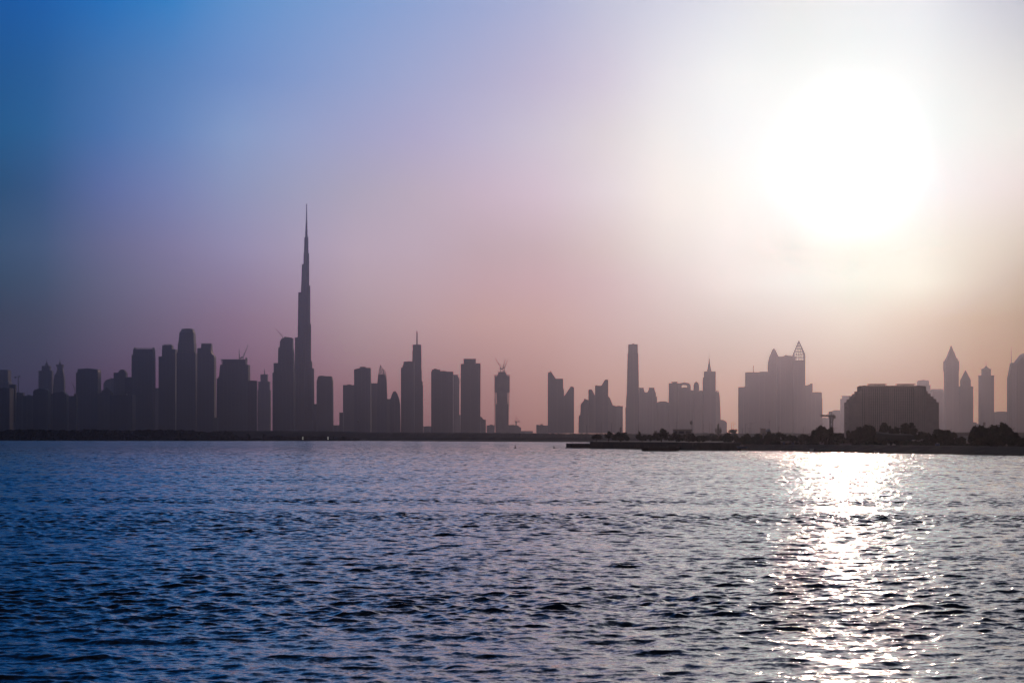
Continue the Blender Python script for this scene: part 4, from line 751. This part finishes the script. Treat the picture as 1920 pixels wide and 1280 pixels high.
# ------------------------------------------------------------------ small buildings and shore things
def house(name, label, x0, x1, top, D, g, dep, m, cat='building', lip=.4, windows=0):
    root = empty(name, (X((x0+x1)/2, D), D + dep/2, g), label, cat); loc = root.location; z = Z(top, D)
    mb = MB(); mb.box(X(x0, D), X(x1, D), D, D + dep, g, z - .4); mb.build('wall', m, root, loc)
    mb = MB(); mb.box(X(x0, D) - lip, X(x1, D) + lip, D - lip, D + dep + lip, z - .4 , z); mb.build('roof', 'roof', root, loc)
    for i in range(windows):
        a = X(x0, D) + (X(x1, D)-X(x0, D))*(i+.25)/windows; b = X(x0, D) + (X(x1, D)-X(x0, D))*(i+.75)/windows
        mb = MB(); mb.box(a, b, D - .06, D - .003, g + 1, g + (z-g)*.65); mb.build('window', 'hotelglass', root, loc)
    return root
house('hall', 'flat-roofed hall rising behind the quay trees', 1265.3, 1297.5, 804.6, 1700, GZ, 20, 'pale', windows=0)
house('site_hut', 'small dark boxy building left of the small blue dome', 1427.3, 1435.6, 803, 1850, GZ, 5, 'hotel', windows=1)
D = 1850; dm = empty('dome_building', (X(1441.4, D), D + 3, GZ), 'small rounded bluish dome behind the beach trees', 'dome'); rg = []
for k in range(9):
    a = k/8*math.pi/2; r_ = 2.05*math.cos(a)*1.0 + .02; rg.append([(X(1441.4, D) + r_*math.cos(t), D + 3 + r_*math.sin(t), Z(808.5, D) + 2.5*math.sin(a)) for t in [2*math.pi*i/20 for i in range(20)]])
mb = MB(); mb.rings(rg); mb.build('dome', 'bluepaint', dm, dm.location)
mb = MB(); mb.rings([[(X(1441.4, D) + 2.1*math.cos(t), D + 3 + 2.1*math.sin(t), z) for t in [2*math.pi*i/20 for i in range(20)]] for z in (GZ, Z(808.5, D) - .003)]); mb.build('drum', 'grey', dm, dm.location)
D = 2050; wt = empty('water_tank', (X(1845.2, D), D, GZ), 'small tank on a tower peeping over the largest tree', 'water tank'); mb = MB(); mb.box(X(1843.2, D), X(1847.4, D), D - 1.1, D + 1.1, Z(797.5, D), Z(791.2, D)); mb.build('tank', 'steel', wt, wt.location)
for a, b in ((1843.5, -1), (1847.1, -1), (1843.5, 1), (1847.1, 1)):
    mb = MB(); mb.tube((X(a, D), D + b*.9, GZ), (X(a, D), D + b*.9, Z(797.5, D) - .01), .14, None, 5); mb.build('leg', 'steel', wt, wt.location)
def viaduct(label, x0, x1, t0, t1, D):
    root = empty('viaduct', (X((x0+x1)/2, D), D + 6, GZ), label, 'viaduct'); loc = root.location
    mb = MB(); mb.box(X(x0, D), X(x1, D), D, D + 12, Z(t1, D), Z(t0, D) - .9); mb.build('deck', 'concrete', root, loc)
    for yy in (D, D + 11.7):
        mb = MB(); mb.box(X(x0, D), X(x1, D), yy, yy + .3, Z(t0, D) - .9, Z(t0, D)); mb.build('parapet', 'concrete', root, loc)
    n = max(2, int((X(x1, D)-X(x0, D))/18))
    for i in range(n):
        a = X(x0, D) + (X(x1, D)-X(x0, D))*(i+.5)/n; mb = MB(); mb.box(a - .9, a + .9, D + 3, D + 9, GZ, Z(t1, D) - .003); mb.build('pillar', 'concrete', root, loc)
viaduct('grey elevated road behind the trees right of the hotel, flat parapet', 1770, 1990, 810.3, 816.5, 1950)
# beach pavilion
D = 905; g = 2.2; pv = empty('pavilion', (X(1491, D), D + 4, g), 'long low flat-roofed beach pavilion with blue panels under the trees', 'pavilion'); loc = pv.location
mb = MB(); mb.box(X(1466, D), X(1517, D), D - .3, D + 8, Z(827, D) - .25, Z(827, D)); mb.build('roof', 'grey', pv, loc)
mb = MB(); mb.box(X(1468, D), X(1515, D), D + 5, D + 7.5, g - .3, Z(827, D) - .252); mb.build('wall', 'hotel', pv, loc)
for i in range(9):
    x = X(1468 + i*5.8, D); mb = MB(); mb.box(x - .1, x + .1, D, D + .2, g - .3, Z(827, D) - .252); mb.build('post', 'steel', pv, loc)
for a, b in ((1486.5, 1492), (1471, 1474.5)):
    mb = MB(); mb.box(X(a, D), X(b, D), D + 4.9, D + 4.99, g + .1, Z(828.5, D)); mb.build('panel', 'bluepaint', pv, loc)
house('kiosk', 'small beach kiosk with a pale front right of the pavilion', 1528, 1545, 825.6, 880, 2.3, 3, 'grey', 'kiosk', .3, 2)
house('kiosk', 'low grey beach hut below the bushy tree left of the hotel foot', 1578, 1596, 830.5, 850, 2.4, 3, 'grey', 'kiosk', .3, 2)
house('kiosk', 'low pale beach hut under the dark marquee', 1664, 1682, 828.5, 845, 2.4, 3, 'white', 'kiosk', .3, 3)
# marquee
D = 872; mq = empty('marquee', (X(1675, D), D + 8, 2.5), 'large dark marquee with a smooth sagging roof among the trees', 'marquee'); loc = mq.location; mb = MB(); prof = [(1627, 822), (1634, 812), (1641, 808.4), (1650, 808), (1662, 810.6), (1680, 812.4), (1700, 812.6), (1714, 813.2), (1722, 817)]
n = len(prof); v = []; f = []
for j, (k, yy) in enumerate(((.0, D), (.75, D+2), (1, D+8), (.75, D+14), (0, D+16))):
    for px, r_ in prof: v.append((X(px, D), yy, Z(824, D) + (Z(r_, D) - Z(824, D))*k))
for j in range(4):
    for i in range(n-1): f.append((j*n+i, j*n+i+1, (j+1)*n+i+1, (j+1)*n+i))
mb.add(v, f); mb.build('canopy', 'canvas', mq, loc)
for i, (px, r_) in enumerate(prof[::2]):
    for yy in (D + .1, D + 15.9): mb = MB(); mb.tube((X(px, D), yy, 2.3), (X(px, D), yy, Z(824, D)), .09, None, 6); mb.build('pole', 'steel', mq, loc)
mb = MB(); mb.box(X(1630, D), X(1720, D), D + 12, D + 12.1, 2.3, Z(824, D)); mb.build('back_wall', 'canvas', mq, loc)
# hull builder
def hull(name, label, cat, x0, x1, rw, rt, D, beam, m, zb=-.2, rake=.1, deckm='roof', group=None, extras=()):
    a, b = X(x0, D), X(x1, D); L = b - a; z1 = Z(rt, D); cy = D + beam/2
    root = empty(name, ((a+b)/2, cy, zb), label, cat, group); loc = root.location; rg = []
    for t in np.linspace(0, 1, 13):
        e = min(t, 1-t); wdt = beam/2*min(1, .25 + (e/.16)**.6*.75) if e < .16 else beam/2; x = a + L*t
        sh = (abs(t-.5)*2)**3*rake*(z1 - zb)
        xb_ = a + L*(rake + t*(1 - 2*rake)); rg.append([(xb_, cy - wdt*.7, zb), (x, cy - wdt, z1 + sh), (x, cy + wdt, z1 + sh), (xb_, cy + wdt*.7, zb)])
    mb = MB(); mb.rings(rg); mb.build('hull', m, root, loc)
    mb = MB(); mb.box(a + L*.12, b - L*.12, cy - beam*.4, cy + beam*.4, z1 + .002, z1 + .05); mb.build('deck', deckm, root, loc)
    for nm, (p, q, h, wf), mm in extras:
        mb = MB(); mb.box(a + L*p, a + L*q, cy - beam*wf/2, cy + beam*wf/2, z1 + .051, z1 + h); mb.build(nm, mm, root, loc)
    return root
hull('barge', 'long low black barge moored in front of the quay trees', 'barge', 1201.6, 1277.5, 846, 838.6, 872, 5.5, 'rubber', -.35, .055, 'quay',
     extras=[('hatch', (.2, .62, .45, .6), 'rubber'), ('deckhouse', (.68, .86, .7, .6), 'rubber'), ('bollard', (.1, .115, .3, .1), 'steel'), ('bollard', (.92, .935, .3, .1), 'steel')])
mb = MB(); mb.box(X(1277, 868), X(1293, 868), 870, 874, -.3, .12); tag(mb.build('pontoon', 'quay'), 'flat dark float trailing off the right end of the black barge', 'pontoon')
hull('motor_boat', 'long pale-blue boat hauled out below the first beach trees', 'boat', 1381, 1403.5, 841, 836.6, 905, 2.2, 'bluepaint', .9, .12, 'white', extras=[('cabin', (.3, .6, .55, .6), 'grey')])
hull('motor_boat', 'small white boat on the sand below the kiosk with the pale front', 'boat', 1518.5, 1526, 843.5, 841, 838, 1.3, 'white', .25, .12, 'grey', extras=[('seat', (.4, .6, .2, .7), 'grey')])
hull('motor_boat', 'flat white boat at the water edge below the dark marquee', 'boat', 1639, 1649.5, 847.6, 846, 768, 1.4, 'white', -.05, .12, 'grey', extras=[('seat', (.4, .6, .18, .7), 'grey')])
hull('motor_boat', 'low bluish boat on the beach beneath the medium tree', 'boat', 1754, 1763, 834.5, 831.5, 770, 1.5, 'bluepaint', 2.2, .1, 'white', extras=[('cabin', (.35, .6, .4, .6), 'grey')])
# railing on the tip of the quay
D = 1093; rl = empty('railing', (X(1089, D), D, 2.2), 'white-topped railing with short posts on the low tip of the quay', 'railing'); loc = rl.location
for i in range(12):
    x = X(1073.5 + i*2.85, D); mb = MB(); mb.tube((x, D, 2.2), (x, D, 2.2 + 1.05), .09, .07, 6); mb.build('post', 'steel', rl, loc)
mb = MB(); mb.box(X(1073, D), X(1106, D), D - .08, D + .08, 2.3, 2.5); mb.build('kerb_rail', 'white', rl, loc)
# channel buoys
def buoy(label, x, rw, rt, D):
    root = empty('buoy', (X(x, D), D, 0), label, 'buoy', 'channel buoys'); loc = root.location; cx = X(x, D); h = Z(rt, D)
    def rev(nm, prof, m):
        mb = MB(); mb.rings([[(cx + r*math.cos(t), D + r*math.sin(t), z) for t in [2*math.pi*i/12 for i in range(12)]] for r, z in prof]); mb.build(nm, m, root, loc)
    rev('float', [(.2, -.3), (.42, -.1), (.45, .25), (.25, .45)], 'rubber'); rev('tower', [(.24, .451), (.16, h*.75)], 'rubber'); rev('topmark', [(.02, h*.75+.001), (.22, h*.85), (.02, h)], 'rubber')
buoy('small dark channel buoy below the tower under construction', 966, 840, 833.6, 1100)
buoy('small dark channel buoy just left of the quay tip', 1038.8, 841, 835, 1060)
# two channel lights on the spit
lm = bpy.data.materials.new('lamp_glass'); lm.use_nodes = True; p_ = lm.node_tree.nodes['Principled BSDF']; p_.inputs['Base Color'].default_value = (.8, .8, .75, 1); p_.inputs['Emission Color'].default_value = (1, .97, .85, 1); p_.inputs['Emission Strength'].default_value = 2.2; M['lamp'] = lm
for x, l in ((567.9, 'left one of the two white double lights on the dark spit'), (615, 'right one of the two white double lights on the dark spit')):
    D = 2895; root = empty('channel_light', (X(x, D), D, .3), l, 'beacon', 'white channel lights'); loc = root.location; cx = X(x, D)
    mb = MB(); mb.tube((cx, D, .2), (cx, D, Z(818.8, D)), .25, .2, 8); mb.build('post', 'steel', root, loc)
    for r_ in (819.6, 822.4):
        mb = MB(); z = Z(r_, D); mb.rings([[(cx + q*math.cos(t), D + q*math.sin(t), z + dz) for t in [math.pi*i/5 for i in range(10)]] for q, dz in ((.3, -.5), (.62, -.35), (.62, .35), (.3, .5))]); mb.build('lamp', 'lamp', root, loc)
# gull over the domed turret
D = 900; b_ = MB(); cx, cz = X(1305, D), Z(701.5, D); rg = []
for t, r_ in ((-.22, .01), (-.14, .05), (0, .075), (.12, .055), (.2, .01)): rg.append([(cx + t, D + r_*math.cos(a), cz + r_*math.sin(a)) for a in [2*math.pi*i/10 for i in range(10)]])
b_.rings(rg)
for s_ in (-1, 1): b_.add([(cx - .06, D + s_*.05, cz + .03), (cx + .07, D + s_*.05, cz + .03), (cx + .04, D + s_*.32, cz + .16), (cx - .04, D + s_*.3, cz + .15), (cx - .05, D + s_*.62, cz + .06), (cx - .02, D + s_*.6, cz + .05)], [(0, 1, 2, 3), (3, 2, 5, 4)])
bo = b_.build('bird', 'rubber', None, (cx, D, cz)); tag(bo, 'tiny dark bird in flight above the onion-domed turret', 'bird')

# ------------------------------------------------------------------ air
hz = bpy.data.materials.new('haze'); hz.use_nodes = True; t = hz.node_tree; t.nodes.clear()
o_ = t.nodes.new('ShaderNodeOutputMaterial'); pv_ = t.nodes.new('ShaderNodeVolumePrincipled')
pv_.inputs['Density'].default_value = HAZE; pv_.inputs['Anisotropy'].default_value = .93; pv_.inputs['Color'].default_value = (.75, .78, 1.0, 1)
t.links.new(pv_.outputs[0], o_.inputs['Volume'])
mb = MB(); mb.box(-6500, 6500, -300, 9500, -1.4, 850); hb = mb.build('haze', hz); tag(hb, kind='stuff')
